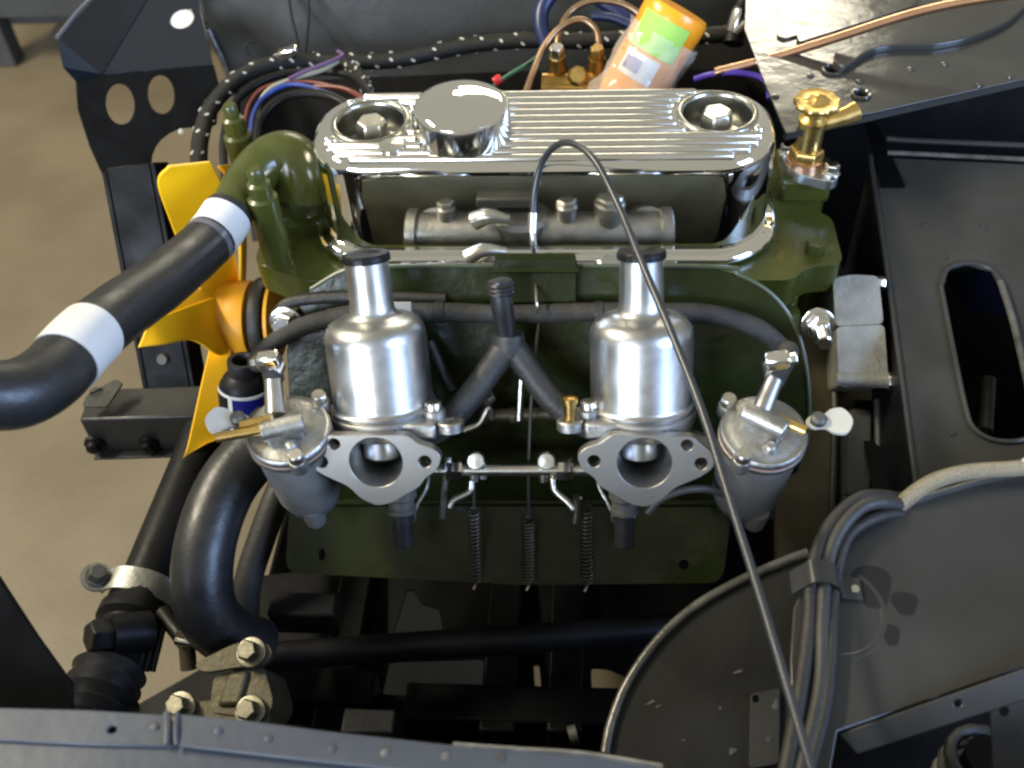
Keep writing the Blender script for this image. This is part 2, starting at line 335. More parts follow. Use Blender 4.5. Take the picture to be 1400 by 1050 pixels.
# ------------------------------------------------------------------ near footwell / arch panels, lower right
NP = PLANE((0, -.10, .995), (.25, -.36, .735))
npn = thing('wheel_arch_top', 'broad flat dark grey inner panel carrying the strapped cables', 'car panel', NP.pt(1250, 850))
MB().sheet(NP.fr, NP.poly([(1085, 1060), (1080, 900), (1085, 830), (1112, 778), (1150, 738), (1190, 712), (1240, 690), (1300, 670), (1400, 648), (1900, 565), (1900, 741), (1400, 912), (1145, 1000), (1135, 1060)]), [], .0025).build('skin', bodygrey, npn, bevel=.001)
MB().tube([NP.pt(*p, .0005) for p in ((1095, 808), (1112, 778), (1150, 738), (1190, 712), (1240, 690), (1300, 670), (1400, 648), (1880, 568))], .0022, 8).build('edge_bead', bodygrey, npn)
n1, n2 = NP.pt(1145, 1000), NP.pt(1520, 872); dn = V((0, -.5, -.85)).normalized()
FL = PLANE((0, -.62, .78), n1-ZA*.003)
MB().sheet(FL.fr, FL.poly([(1147, 1004), (1400, 915), (1900, 744), (1900, 795), (1400, 958), (1172, 1032)]), [circ(*FL.uv(1310, 962), .0022)], .002).build('folded_flange', bodygrey, npn, bevel=.0008)
MB().sheet(FL.up(-.02), FL.poly([(1372, 968), (1440, 945), (1460, 1075), (1378, 1075)]), [circ(*FL.uv(1392, 983), .003)], .002).build('post', bodygrey, npn)
m = MB(); c0 = NP.uv(1140, 835)
m.tube([NP.fr[0]+NP.ex*(c0[0]+.030*math.cos(t))+NP.ey*(c0[1]+.030*math.sin(t))+NP.n*-.0050 for t in [RAD(-100+i*14) for i in range(12)]], .0055, 14)
m.build('pressed_ring', bodygrey, npn)
blot = mat('dark_paint_blotch', (.008, .008, .008), .5, 0, var=.2, vscale=20, spec=.3)
for (x, y, rx, ry) in ((1193, 802, .011, .017), (1237, 825, .0075, .009), (1218, 868, .005, .008)):
    u_, v_ = NP.uv(x, y); MB().sheet(NP.up(.0002), [(u_+rx*math.cos(t)*(1+.2*math.sin(3*t)), v_+ry*math.sin(t)*(1+.15*math.cos(2*t))) for t in [2*math.pi*k/24 for k in range(24)]], [], .0003).build('paint_blotch', blot, npn)
# bellows / coil showing below the flange
bs = thing('coil_spring', 'black coil spring top showing in the dark below the folded flange', 'spring', T(1335, 1040, .66))
hp = []
c = T(1335, 1062, .68)
m = MB(); m.tube([c+V((.022*math.cos(i*.42), .022*math.sin(i*.42), -.05+i*.0011)) for i in range(75)], .0042, 8, smooth=False); m.build('coil', duskgrey, bs)
MB().lathe([(.014, -.06), (.014, .03)], c, ZA, 16).build('damper_tube', satinblack, bs)
# quarter round arch liner
AR = PLANE((-.10, -.30, .95), (.12, -.37, .665))
ar = thing('arch_liner', 'quarter round dark grey arch liner with a pale worn rolled edge', 'car panel', AR.pt(960, 950))
arc = [(828, 1030), (836, 990), (858, 935), (898, 878), (948, 832), (1010, 796), (1078, 766), (1104, 757)]
hole = AR.uv(1033, 957)
MB().sheet(AR.fr, AR.poly(arc+[(1110, 790), (1115, 1080), (828, 1080)]), [], .0025).build('skin', archgrey, ar, bevel=.0008)
MB().tube([AR.pt(*p, .002) for p in arc], .0034, 10).build('rolled_edge', wornlip, ar)
MB().sheet(AR.up(.004), rnd(AR.poly([(1026, 950), (1066, 942), (1064, 1045), (1024, 1052)]), .003), [circ(*hole, .0024)], .003).build('tab', bodygrey, ar, bevel=.001)
for px, py, rx, ry in ((1010, 918, .0028, .0012), (1001, 1027, .0024, .0016), (890, 960, .0030, .0009), (900, 966, .0018, .0007), (1060, 965, .002, .003), (985, 968, .001, .001), (1050, 1012, .0014, .002), (935, 1012, .0012, .0006)):
    u_, v_ = AR.uv(px, py); MB().sheet(AR.up(.0045 if px > 1024 else .0006), [(u_+rx*math.cos(t)*(1+.35*math.sin(3*t+px)), v_+ry*math.sin(t)*(1+.3*math.cos(2*t+py))+.4*rx*math.cos(t)) for t in [2*math.pi*k/18 for k in range(18)]], [], .0004).build('scuff_mark', scuff, ar)

# ------------------------------------------------------------------ near wing rail, bottom edge
WG = PLANE((0, 0, 1), (0, -.5, .80))
wg = thing('front_wing_rail', 'wing rail coloured as if bluish lit, with spot welds along its folded edge', 'car panel', WG.pt(450, 1020))
MB().sheet(WG.fr, WG.poly([(-80, 960), (0, 967), (120, 970), (232, 977), (236, 1021), (120, 1018), (-80, 1008)]), [circ(*WG.uv(153, 997), .0022)], .002).build('flange_strip', wingpaint, wg, bevel=.0008)
MB().sheet(WG.up(.0022), WG.poly([(245, 978), (330, 986), (450, 1002), (620, 1021), (800, 1034), (910, 1052), (910, 1075), (640, 1065), (430, 1043), (245, 1022)]), [], .003).build('flange_strip', wingpaint, wg, bevel=.0008)
MB().sheet(WG.up(-.0025), WG.poly([(-80, 1004), (120, 1014), (238, 1017), (430, 1038), (640, 1060), (910, 1070), (930, 1200), (-80, 1200)]), [], .003).build('wing_skin', wingpaint, wg)
MB().tube([WG.pt(229, 976, .0005), WG.pt(231, 1000, .0015), WG.pt(229, 1019, .0005)], .0022, 8).build('joint_bead', wingpaint, wg)
MB().tube([WG.pt(244, 978, .002), WG.pt(243, 1000, .003), WG.pt(243, 1021, .002)], .0015, 8).build('joint_bead', wingpaint, wg)
MB().tube([WG.pt(620, 1021, .002), WG.pt(700, 1027, .002), WG.pt(800, 1034, .002), WG.pt(905, 1051, .002)], .0014, 8).build('worn_edge', wornlip, wg)
for px, py in ((368, 1013), (455, 1027), (527, 1032), (610, 1036), (685, 1039), (212, 994), (300, 1003)):
    MB().lathe([(.0024, 0), (.002, .0008), (0, .0011)], WG.pt(px, py, .0022 if px > 240 else 0), ZA, 10).build('spot_weld', wornlip if px > 500 else wingpaint, wg)
MB().box((0, -.535, .50), (.75, .0015, .29)).build('inner_light_blocker', satinblack, wg)  # unseen inner side of the wing, added to block light from the camera side
MB().box((.0, -.80, .45), (.75, .0015, .33)).build('outer_light_blocker', wingpaint, wg)  # unseen outer side of the wing, added to shade the engine bay
LP = PLANE((.25, -.5, .82), T(20, 880, .64))
tag(MB().sheet(LP.fr, LP.poly([(-90, 700), (0, 788), (52, 868), (100, 935), (100, 1010), (-90, 1010)]), [], .004).build('valance_panel', blackpaint, bevel=.002), 'black slanting valance panel above the wing rail', 'car panel')

# ------------------------------------------------------------------ black frame below the engine
SF = PLANE((0, -.15, .99), (0, -.22, .40))
sf = thing('subframe', 'black steel subframe under the engine with openings onto the floor', 'subframe', SF.pt(650, 950))
holes = [[(537, 868), (556, 806), (566, 806), (574, 824), (600, 832), (606, 868)], [(522, 949), (533, 904), (661, 900), (663, 956)], [(729, 908), (737, 908), (741, 958), (733, 958)], [(808, 912), (832, 914), (856, 924), (838, 962), (810, 961)]]
MB().sheet(SF.fr, SF.poly([(330, 790), (1150, 700), (1150, 1120), (150, 1120), (150, 985), (300, 900)]), [rnd(SF.poly(h), .004) for h in holes], .004).build('plate', blackpaint, sf)
MB().box((-.30, .05, .20), (.002, .50, .16)).build('front_light_blocker', blackpaint, sf)  # unseen sheet added to keep light off the floor below the engine
for x0, x1, y in ((380, 520, 960), (560, 860, 985)):
    a0, a1 = SF.pt(x0, y, .02), SF.pt(x1, y, .02); MB().box((a0+a1)/2, ((a1-a0).length/2, .018, .02)).build('rail', blackpaint, sf, bevel=.003)
for x in (480, 690, 775):
    a0 = SF.pt(x, 880, .015); MB().box(a0, (.016, .10, .013)).build('rail', blackpaint, sf, bevel=.003)
MB().tube(TT((778, 1006, .74), (789, 1003, .74)), .0065, 14, smooth=False).build('bush', duskgrey, sf)
a0 = T(418, 838, .93); MB().box(a0, (.030, .012, .016)).build('mount_pad', satinblack, sf, bevel=.003)
MB().tube(TT((375, 850, .93), (420, 846, .93), (452, 848, .93), (458, 866, .94)), .004, 8).build('mount_strap', satinblack, sf)
MB().box(T(505, 990, .80), (.02, .01, .006)).build('clip', satinblack, sf, bevel=.002)
m = MB().tube(TT((330, 902, .90), (420, 894, .905), (560, 884, .915), (740, 872, .93), (930, 857, .945)), [.0125, .0125, .0125, .0125, .0125], 20, sub=4)
tag(m.build('cross_tube', satinblack), 'long black steel cross tube running under the green heat shield', 'tube')

# ================================================================== LEFT: radiator supports
bp = thing('radiator_duct_panel', 'black sheet bracket with round holes and a folded blue glinting top', 'bracket', T(200, 230, 1.1))
BP = PLANE((.25, -.75, .61), T(190, 160, 1.12))
cut = [(262+58*math.cos(RAD(a))*.95, 222+48*math.sin(RAD(a))) for a in range(290, 178, -14)]
MB().sheet(BP.fr, BP.poly([(102, 98), (200, 96), (292, 88), (300, 118), (296, 170)]+cut+[(204, 245), (150, 262), (122, 200), (106, 150)]),
           [circ(*BP.uv(164, 142), .0145, 22, .021), circ(*BP.uv(220, 129), .0135, 22, .020)], .003).build('face', blackpaint, bp, bevel=.001)
MB().lathe([(.003, 0), (.003, .002), (0, .003)], BP.pt(248, 180, .001), BP.n, 10).build('rivet', whitepl, bp)
fold = BP.pt(138, 101, .001), BP.pt(240, 93, .001), BP.pt(291, 87, .001), BP.pt(103, 110, .001)
ta, tb, tc, td, te = T(207, -14, 1.19), T(268, -20, 1.20), T(150, -22, 1.16), T(78, 52, 1.08), T(86, 92, 1.09)
def facet(pts, th, name, mt, par, hole=None):
    n = (pts[1]-pts[0]).cross(pts[2]-pts[0]).normalized()
    if n.dot(CAM-pts[0]) < 0: n = -n
    pl = PLANE(n, pts[0]); f2 = [((p-pl.p).dot(pl.ex), (p-pl.p).dot(pl.ey)) for p in pts]
    return MB().sheet(pl.fr, f2, [circ(*pl.uv(*hole[:2]), hole[2], 18, hole[3])] if hole else [], th).build(name, mt, par, bevel=.001)
facet([fold[0], ta, tb, fold[2]], .002, 'folded_flap', sheenblack, bp, (249, 25, .012, .017))
pf = [fold[0], ta, tc, td, te, fold[3]]; off3 = V((0, .001, -.0022))
MB().add(pf+[p+off3 for p in pf], [(0, 1, 2), (0, 2, 3), (0, 3, 4), (0, 4, 5), (6, 8, 7), (6, 9, 8), (6, 10, 9), (6, 11, 10)]+[(i, (i+1) % 6, (i+1) % 6+6, i+6) for i in range(6)]).build('folded_flap', sheenblack, bp, ang=10)
MB().tube([fold[0], (fold[0]+ta)/2, ta], .0022, 8).build('fold_edge', sheenblack, bp)
MB().tube([td, (td+tc)/2+V((0, 0, .004)), tc], .0024, 8).build('rolled_edge', mat('pale_edge', (.08, .085, .10), .3), bp)
tag(MB().sheet(PLANE((0, -.7, .7), T(249, 25, 1.3)).fr, PLANE((0, -.7, .7), T(249, 25, 1.3)).poly([(228, 0), (272, 0), (272, 52), (228, 52)]), [], .001).build('paper_tag', white), 'white paper tag behind the round hole of the folded bracket', 'paper tag')

po = thing('radiator_post', 'black steel channel post standing on the bolted cross beam', 'post', T(235, 565, 1.03))
p0, p1 = T(240, 572, 1.035), T(176, 226, .985); pz = (p1-p0).normalized(); pxv = (XA-pz*pz.x).normalized(); pyv = pz.cross(pxv); L_ = (p1-p0).length/2; pc = (p0+p1)/2
MB().box(pc, (.021, .0025, L_), (pxv, pyv, pz)).build('web', blackpaint, po, bevel=.001)
MB().box(pc-pxv*.0235+pyv*.014, (.0025, .0165, L_-.004), (pxv, pyv, pz)).build('flange', blackpaint, po, bevel=.001)
MB().box(pc+pxv*.0235+pyv*.014, (.0025, .0165, L_), (pxv, pyv, pz)).build('flange', blackpaint, po, bevel=.001)
for zz in (.06,):
    MB().lathe([(.006, 0), (.005, .004)], pc+pyv*-.003+pz*(-L_+zz), -pyv, 10).build('weld', duskgrey, po)
cb = thing('cross_beam', 'dark grey bolted cross beam with a holed tab on its end', 'beam', T(200, 625, 1.0))
c0 = T(108, 574, 1.0); c1 = T(330, 574, 1.0)
X2 = (c1-c0); X2.z = 0; Lb = X2.length; X2.normalize(); Y2 = ZA.cross(X2)
MB().box(c0+X2*(Lb/2)+Y2*.020-ZA*.0235, (Lb/2, .020, .0235), (X2, Y2, ZA)).build('box_section', bodygrey, cb, bevel=.002)
MB().box(c0+X2*(Lb/2)+Y2*.006-ZA*.0485, (Lb/2, .014, .0015), (X2, Y2, ZA)).build('bottom_lip', bodygrey, cb, bevel=.0006)
for px, py in ((130, 605), (204, 606)):
    q = U(px, py, n=-Y2, p=c0); MB().lathe([(.010, 0), (.0095, .004), (.0065, .005), (.006, .010), (0, .0115)], q, -Y2, 16).build('bolt', satinblack, cb)
tp = PLANE((.1, -.35, .93), T(140, 530, 1.0))
MB().sheet(tp.fr, rnd(tp.poly([(112, 556), (118, 540), (158, 518), (168, 523), (146, 556)]), .003), [circ(*tp.uv(132, 536), .0068, 16, .0055)], .003).build('holed_tab', dullgrey, cb, bevel=.001)

# ================================================================== ENGINE
CY = -.002
def stadium(hl, hw, r, n=9):
    out = []
    for cx, cy, a0 in ((hl-r, hw-r, 0), (-hl+r, hw-r, 90), (-hl+r, -hw+r, 180), (hl-r, -hw+r, 270)):
        for k in range(n): a = RAD(a0+90*k/(n-1)); out.append((cx+r*math.cos(a), cy+r*math.sin(a)))
    return out
def ring(hl, hw, r, z, cx=-.003, cy=CY): return [V((cx+x, cy+y, z)) for x, y in stadium(hl, hw, max(r, .004))]
blk = thing('engine_block', 'dark green painted engine block behind the heat shield', 'engine block', (0, 0, .36))
MB().box((-.005, .0, .505), (.205, .085, .135)).build('crankcase', green, blk, bevel=.008)
MB().box((-.215, .0, .52), (.012, .075, .11)).build('timing_cover', satinblack, blk, bevel=.006)
MB().box((-.005, .0, .368), (.18, .08, .008)).build('sump_flange', green, blk, bevel=.002)
hd = thing('cylinder_head', 'green painted cylinder head casting under the chrome rocker cover', 'cylinder head', (0, 0, .642))
MB().sheet((V((0, 0, .734)), XA, YA), rnd([(-.248, -.058), (-.20, -.082), (.20, -.082), (.212, -.066), (.243, -.062), (.243, .0), (.228, .012), (.243, .03), (.243, .075), (-.20, .075), (-.248, .055)], .012), [], .028).build('top_deck', green, hd, bevel=.004, bseg=3)
MB().box((-.005, -.002, .675), (.215, .073, .0365)).build('casting', green, hd, bevel=.006)
for (x, y, r) in ((.222, -.03, .016), (-.222, -.028, .017), (-.13, -.079, .010), (.0, -.079, .010), (.13, -.079, .010), (.20, -.079, .012)):
    MB().lathe([(r, 0), (r, .05), (r*.8, .055), (0, .055)], (x, y, .645), ZA, 20).build('boss', green, hd)
MB().box((.222, .048, .744), (.022, .026, .013)).build('tap_pad', green, hd, bevel=.005)
for x, y in ((.222, -.045), (-.232, -.02)):
    MB().hexbolt((x, y, .734), ZA, .008, .010).build('head_nut', green, hd)

# rocker cover
rc = thing('rocker_cover', 'chrome finned rocker cover with two recessed hex bolts on the engine', 'rocker cover', (0, 0, .745))
HL, HW, RR = .1885, .0575, .050
wellm = mat('dull_well', (.36, .36, .33), .26, 1, bump=.05, bscale=80)
WEL = [(-.1425, .005), (.1385, .012)]
prof = [(-.001, .7450), (-.001, .752), (-.0015, .79), (-.002, .818), (-.0028, .8235), (-.0048, .8272), (-.0075, .829)]
m = MB(); m.rings([ring(HL+o, HW+o, RR+o, z) for o, z in prof], True, False, False)
m.build('shell', chrome, rc, ang=60)
inn = [(x-.003, y+CY) for x, y in stadium(HL-.0075, HW-.0075, RR-.0075)]
m = MB(); m.sheet((V((0, 0, .829)), XA, YA), inn, [circ(x, y, .0275, 36) for x, y in WEL], .0015); m.build('top_plate', chrome, rc)
fl = [(.000, .7355), (.0060, .7355), (.0084, .7370), (.0094, .7400), (.0084, .7430), (.0056, .7450), (.002, .7455), (-.001, .747)]
m = MB(); m.rings([ring(HL+o, HW+o, RR+o, z) for o, z in fl], True, True, False); m.build('base_flange', chrome, rc, ang=70)
for i in range(11):                                             # ribs along the top, broken by the bolt wells
    y = CY-.0465+i*.0092
    lim = HL-.012; yy = abs(y-CY); k = HW-.0075-yy
    e = (RR-.0075)-math.sqrt(max((RR-.0075)**2-max(0, yy-(HW-RR))**2, 0)); lim = HL-.0125-e
    segs = [(-lim-.003, lim-.003)]
    for wx, wy in WEL:
        if abs(y-wy) < .0325:
            hw_ = math.sqrt(.0335**2-(y-wy)**2)+.002; ns = []
            for a, b in segs:
                if a < wx-hw_: ns.append((a, min(b, wx-hw_)))
                if b > wx+hw_: ns.append((max(a, wx+hw_), b))
            segs = ns
    for a, b in segs:
        if b-a < .006: continue
        n = 8; R = []
        for x, k in ((a, .25), (a+.0012, .75), (a+.003, 1), (b-.003, 1), (b-.0012, .75), (b, .25)):
            R.append([V((x, y+.0037*k*math.cos(math.pi*j/n), .8288+.0042*k*math.sin(math.pi*j/n))) for j in range(n+1)])
        MB().rings(R).build('rib', polished, rc, ang=60)
for wx, wy in WEL:
    MB().lathe([(.0330, .8288), (.0322, .8312), (.0300, .8322), (.0280, .8310), (.0272, .828), (.0265, .812), (.0255, .8055), (.010, .805), (.0, .805)], (wx, wy, 0), ZA, 40, cap0=False, cap1=False).build('bolt_well', wellm, rc, ang=60)
    b = MB().hexbolt((wx, wy, .807), ZA, .0135, .025, ref=(1, .25, 0)).build('bolt', steel, rc, bevel=.0012)
    MB().lathe([(.0175, 0), (.0175, .002), (.016, .003), (.009, .003)], (wx, wy, .8045), ZA, 28).build('washer', steel, b)
em = MB().lathe([(.011, 0), (.010, .003), (.0, .0042)], (-.120, -.034, .8305), ZA, 24); em.build('maker_boss', polished, rc)
# filler cap
cpx, cpy = -.0650, -.013
oc = thing('oil_filler_cap', 'round mirror chrome oil filler cap sitting on the rocker cover', 'filler cap', (cpx, cpy, .829))
MB().lathe([(.0385, 0), (.0398, .001), (.0396, .004), (.0382, .021), (.0372, .0235)], (cpx, cpy, .8315), ZA, 64).build('skirt', mat('brushed_chrome', (.74, .74, .72), .13, 1, bump=.05, bscale=60), oc, ang=50)
MB().lathe([(.0370, .0232), (.0352, .0258), (.031, .0272), (.022, .0284), (.010, .0291), (.0, .0293)], (cpx, cpy, .8315), ZA, 64, cap0=False, cap1=False).build('dome', mat('mirror_chrome', (.82, .82, .80), .03, 1), oc, ang=80)
# thermostat outlet and hose
to = thing('water_outlet', 'green painted water outlet elbow with two upright studs', 'elbow', (-.225, .02, .745))
eb = TT((410, 270, .912), (411, 236, .903), (394, 216, .900), (367, 222, .896), (341, 246, .885), (322, 275, .868), (308, 300, .855))
m = MB().tube(eb, [.0235, .0235, .0230, .0212, .0190, .0176, .0174], 24); m.build('elbow_pipe', green, to)
el0 = U(395, 215, z=.755)
MB().lathe([(.036, 0), (.036, .010), (.031, .013), (.030, .024), (.022, .036), (.010, .042), (0, .043)], V((-.222, .012, .734)), ZA, 30).build('housing_dome', green, to)
st1 = U(332, 212, z=.765); st2 = T(364, 292, .868)
for q, hgt in ((st1, .038), (st2, .030)):
    MB().lathe([(.0125, -(q.z-.730)), (.0125, hgt*.55), (.0095, hgt*.62), (.0095, hgt), (.0065, hgt+.002), (.0065, hgt+.012), (.005, hgt+.014), (0, hgt+.014)], q, ZA, 18).build('stud', green, to)
ho = thing('top_radiator_hose', 'thick black radiator hose with white tape bands reaching from the elbow', 'hose', T(120, 470, .68))
hpts = TT((314, 290, .861), (292, 322, .845), (262, 352, .820), (215, 390, .775), (160, 428, .725), (112, 468, .685), (72, 512, .655), (25, 538, .635), (-40, 540, .62), (-90, 535, .61))
m = MB().tube(hpts, [.0200, .0202, .0204, .0208, .0210, .0211, .0212, .0212, .0212, .0212], 28, sub=8); m.build('tube', rubber, ho)
C_ = catmull(hpts, 10)
def band(i0, i1, r, name, mt, par, pts=None):
    return MB().tube((pts or C_)[i0:i1], r, 28, smooth=False).build(name, mt, par)
band(2, 12, .0209, 'tape_band', white, ho)
band(12, 15, .0207, 'clear_band', mat('clear_tape', (.10, .10, .12), .25), ho)
band(47, 57, .0221, 'tape_band', white, ho)

# ------------------------------------------------------------------ fan and pulley
fn = thing('cooling_fan', 'yellow plastic cooling fan blades beside the orange pulley', 'fan', T(290, 600, 1.0))
def blade(A, B, th=.003, name='blade'):
    m = MB(); a = catmull(A, 5); b = catmull(B, 5); n = len(a); R = []
    for i in range(n):
        row = []
        for k in range(7):
            t = k/6; row.append(a[i].lerp(b[i], t))
        R.append(row)
    N = []
    for i in range(n):
        d1 = R[min(i+1, n-1)][3]-R[max(i-1, 0)][3]; d2 = R[i][6]-R[i][0]; nn = d1.cross(d2).normalized(); N.append(nn)
    rings = [[p for p in R[i]]+[p+N[i]*th for p in reversed(R[i])] for i in range(n)]
    m.rings(rings); return m.build(name, yellow, fn, bevel=.0008)
blade(TT((300, 440, .99), (262, 372, .95), (232, 300, .91), (216, 250, .885), (232, 228, .876)), TT((330, 405, 1.02), (322, 352, .985), (312, 300, .945), (302, 250, .915), (288, 222, .900)))
blade(TT((330, 400, 1.0), (330, 330, .975), (322, 270, .95), (312, 240, .94), (300, 226, .935)), TT((336, 400, 1.03), (338, 330, 1.0), (335, 270, .975), (328, 245, .965), (312, 224, .955)))
blade(TT((309, 405, .995), (288, 408, .97), (255, 420, .94), (215, 436, .905), (203, 440, .895)), TT((312, 480, .985), (296, 486, .965), (262, 466, .93), (222, 472, .895), (188, 476, .880)))
blade(TT((309, 368, 1.005), (300, 380, .99), (270, 398, .965), (235, 418, .93), (205, 438, .897)), TT((311, 410, .995), (300, 412, .985), (270, 418, .955), (230, 432, .92), (203, 441, .895)))
blade(TT((286, 478, .975), (276, 520, .965), (265, 570, .955), (256, 610, .95), (250, 628, .948)), TT((316, 470, .985), (310, 520, .978), (304, 565, .97), (297, 598, .965), (283, 607, .958)))
MB().lathe([(.034, 0), (.034, .010), (.030, .012)], T(300, 430, 1.01), XA, 32).build('hub', yellow, fn)
pl = thing('water_pump_pulley', 'orange painted pulley drum between the fan and the engine', 'pulley', T(332, 470, 1.0))
pc_ = T(306, 437, 1.005)
MB().lathe([(.034, 0), (.0368, .0008), (.037, .003), (.0362, .010), (.0362, .013), (.037, .017), (.0372, .026), (.0365, .029), (.030, .030)], pc_, XA, 40).build('drum', orange, pl)
MB().lathe([(.0385, .034), (.040, .036), (.040, .044), (.0385, .046)], pc_, XA, 40).build('belt', rubber2, pl)
MB().lathe([(.030, .030), (.032, .034), (.032, .05)], pc_, XA, 32).build('groove', satinblack, pl)
MB().lathe([(.038, .049), (.038, .052)], pc_, XA, 32).build('rim', orange, pl)
MB().lathe([(.012, -.01), (.012, .07)], pc_, XA, 20).build('shaft', steel, pl)

# ------------------------------------------------------------------ labelled can
cn = thing('ignition_coil', 'black can with a blue and white label beside the yellow fan blade', 'ignition coil', T(330, 600, .96))
k0, k1 = T(340, 610, .945), T(332, 492, .895); ka = (k1-k0); kl = ka.length; ka.normalize()
MB().lathe([(.021, 0), (.021, kl*.74), (.017, kl*.82), (.0125, kl*.86)], k0, ka, 32).build('can', satinblack, cn)
MB().lathe([(.0120, kl*.80), (.0128, kl*.84), (.0135, kl*.97), (.0130, kl), (.0095, kl), (.0085, kl*.97), (.0085, kl*.86), (0, kl*.86)], k0, ka, 28, cap0=False, cap1=False).build('terminal_tower', rubber, cn)
def patch(o, axis, r, a0, a1, h0, h1, name, mt, par, front, tri=False, th=.0006):
    e1 = (front-axis*front.dot(axis)).normalized(); e2 = axis.cross(e1); R0 = []; n = 14
    for j in range(n+1):
        t = RAD(a0+(a1-a0)*j/n); dvec = e1*math.cos(t)+e2*math.sin(t); top = h1 if not tri else h0+(h1-h0)*(1-j/n*.55)
        R0.append([o+dvec*r+axis*h0, o+dvec*r+axis*top, o+dvec*(r+th)+axis*top, o+dvec*(r+th)+axis*h0])
    return MB().rings(R0).build(name, mt, par)
fr_ = (CAM-k0)
lab = patch(k0, ka, .0212, -85, 85, .005, kl*.735, 'label', blue, cn, fr_)
patch(k0, ka, .0219, -40, -30, .004, kl*.735, 'label_stripe', white, cn, fr_)
patch(k0, ka, .0219, -85, 85, kl*.705, kl*.735, 'label_stripe', white, cn, fr_)
patch(k0, ka, .0219, -86, -40, .004, kl*.70, 'label_panel', satinblack, cn, fr_)

# ------------------------------------------------------------------ heater tap
tb_ = U(1104, 232, z=.757); ht = thing('heater_tap', 'brass heater tap with a lobed handwheel on a silver flange', 'tap', tb_)
pl2 = (V((tb_.x, tb_.y, .764)), V((.60, -.80, 0)).normalized(), V((.80, .60, 0)).normalized())
MB().sheet(pl2, rnd([(-.031, .005), (-.006, .019), (.008, .018), (.031, .005), (.031, -.006), (.006, -.019), (-.008, -.018), (-.031, -.006)], .006), [], .009).build('flange_plate', satin, ht, bevel=.0015)
for s_ in (-1, 1):
    q = pl2[0]+pl2[1]*(.022*s_)+pl2[2]*(.004*s_); bo = MB().hexbolt(q, ZA, .0065, .008, washer=.008).build('flange_bolt', polished, ht, bevel=.0006)
tq = V((tb_.x-.003, tb_.y+.003, .764)); td_ = V((.02, -.03, 1)).normalized()
MB().lathe([(.016, 0), (.016, .004), (.0145, .005)], tq, ZA, 28).build('copper_washer', copper, ht)
MB().lathe([(.0150, .003), (.0150, .012), (.013, .0145)], tq, td_, 6).build('hex_base', brass, ht, bevel=.001)
MB().lathe([(.0108, .012), (.0108, .038), (.0122, .039), (.0122, .0425), (.0100, .044), (.0080, .046), (.0080, .056)], tq, td_, 28).build('valve_body', brass, ht)
MB().lathe([(.0050, .0535), (.0165, .0545), (.0182, .0560), (.0185, .0590), (.0172, .0608), (.0110, .0600), (.0080, .0605), (.0050, .0635), (.003, .0645), (0, .065)], tq, td_, 90, lobes=(9, .05)).build('handwheel', brass, ht, ang=60)
MB().tube([tq+ZA*.034+V((.004, .002, 0)), tq+V((.028, .008, .038)), tq+V((.038, .012, .0405))], [.0072, .0078, .0090], 20, smooth=False).build('spout', brass, ht)

# ------------------------------------------------------------------ intake manifold (seen in the chrome)
im = thing('intake_manifold', 'cast aluminium intake manifold mirrored in the chrome rocker cover', 'manifold', (0, -.10, .72))
MB().lathe([(.021, -.118), (.022, -.117), (.022, -.109), (.0185, -.107), (.0185, .105), (.022, .107), (.022, .115), (.021, .116)], (-.006, -.1035, .731), XA, 28).build('log', cast, im)
for x, r, h in ((-.088, .0085, .030), (.018, .0095, .032), (.055, .0135, .036)):
    b = MB().lathe([(r, 0), (r, h*.7), (r*.8, h*.75)], (x, -.1035, .738), ZA, 18).build('boss', cast, im)
    MB().hexbolt((x, -.1035, .738+h*.72), ZA, r*.95, .007).build('nut', steel, b)
MB().lathe([(.026, -.020), (.026, .010), (.022, .014)], (-.022, -.106, .738), ZA, 28).build('balance_boss', cast, im)
MB().box((-.035, -.112, .764), (.026, .010, .006)).build('bracket', duskgrey, im, bevel=.002)
for x in (-.10, .09):
    MB().tube([(x, -.1035, .735), (x, -.13, .715), (x, -.165, .70)], .019, 20).build('runner', cast, im)

# ------------------------------------------------------------------ carburettors and shield share one tilt
TI = RAD(27); nA = V((0, -math.cos(TI), math.sin(TI))); aA = V((0, math.sin(TI), math.cos(TI)))
Q0 = V((-.018, -.276, .735))
SP = PLANE(nA, Q0-nA*.100)
hs = thing('heat_shield', 'dark green painted heat shield plate behind both carburettors', 'heat shield', SP.pt(690, 790))
upo = [(405, 700), (398, 600), (392, 480), (400, 432), (425, 395), (470, 370), (520, 364), (960, 364), (1010, 376), (1055, 402), (1085, 442), (1102, 500), (1106, 580), (1092, 645), (1010, 690)]
MB().sheet(SP.fr, SP.poly(upo), [], .0022).build('plate', shield_green, hs, bevel=.0008)
MB().tube([SP.pt(*p, .0002) for p in upo[4:14]], .0016, 8).build('plate_edge', mat('shield_edge', (.05, .06, .035), .35), hs)
FP = PLANE((0, -.62, .785), SP.pt(700, 688))
lo = rnd(FP.poly([(396, 686), (1002, 686), (988, 797), (720, 800), (390, 783)]), [.001, .001, .012, .0, .012])
MB().sheet(FP.fr, lo, [circ(*FP.uv(440, 758), .003, 12, .005), circ(*FP.uv(935, 772), .004)], .0022).build('lower_flap', shield_green, hs, bevel=.0008)
MB().tube([FP.pt(400, 687, -.0006), FP.pt(700, 687, -.0006), FP.pt(1000, 688, -.0006)], .0034, 10).build('fold', shield_green, hs)
MB().sheet(SP.up(-.0026), SP.poly([(410, 690), (400, 480), (430, 400), (520, 369), (960, 369), (1050, 405), (1095, 500), (1085, 640), (1010, 686)]), [], .0015).build('reflection_backing', pale_backing, hs)  # pale sheet added behind the plate so the chrome mirrors something lighter
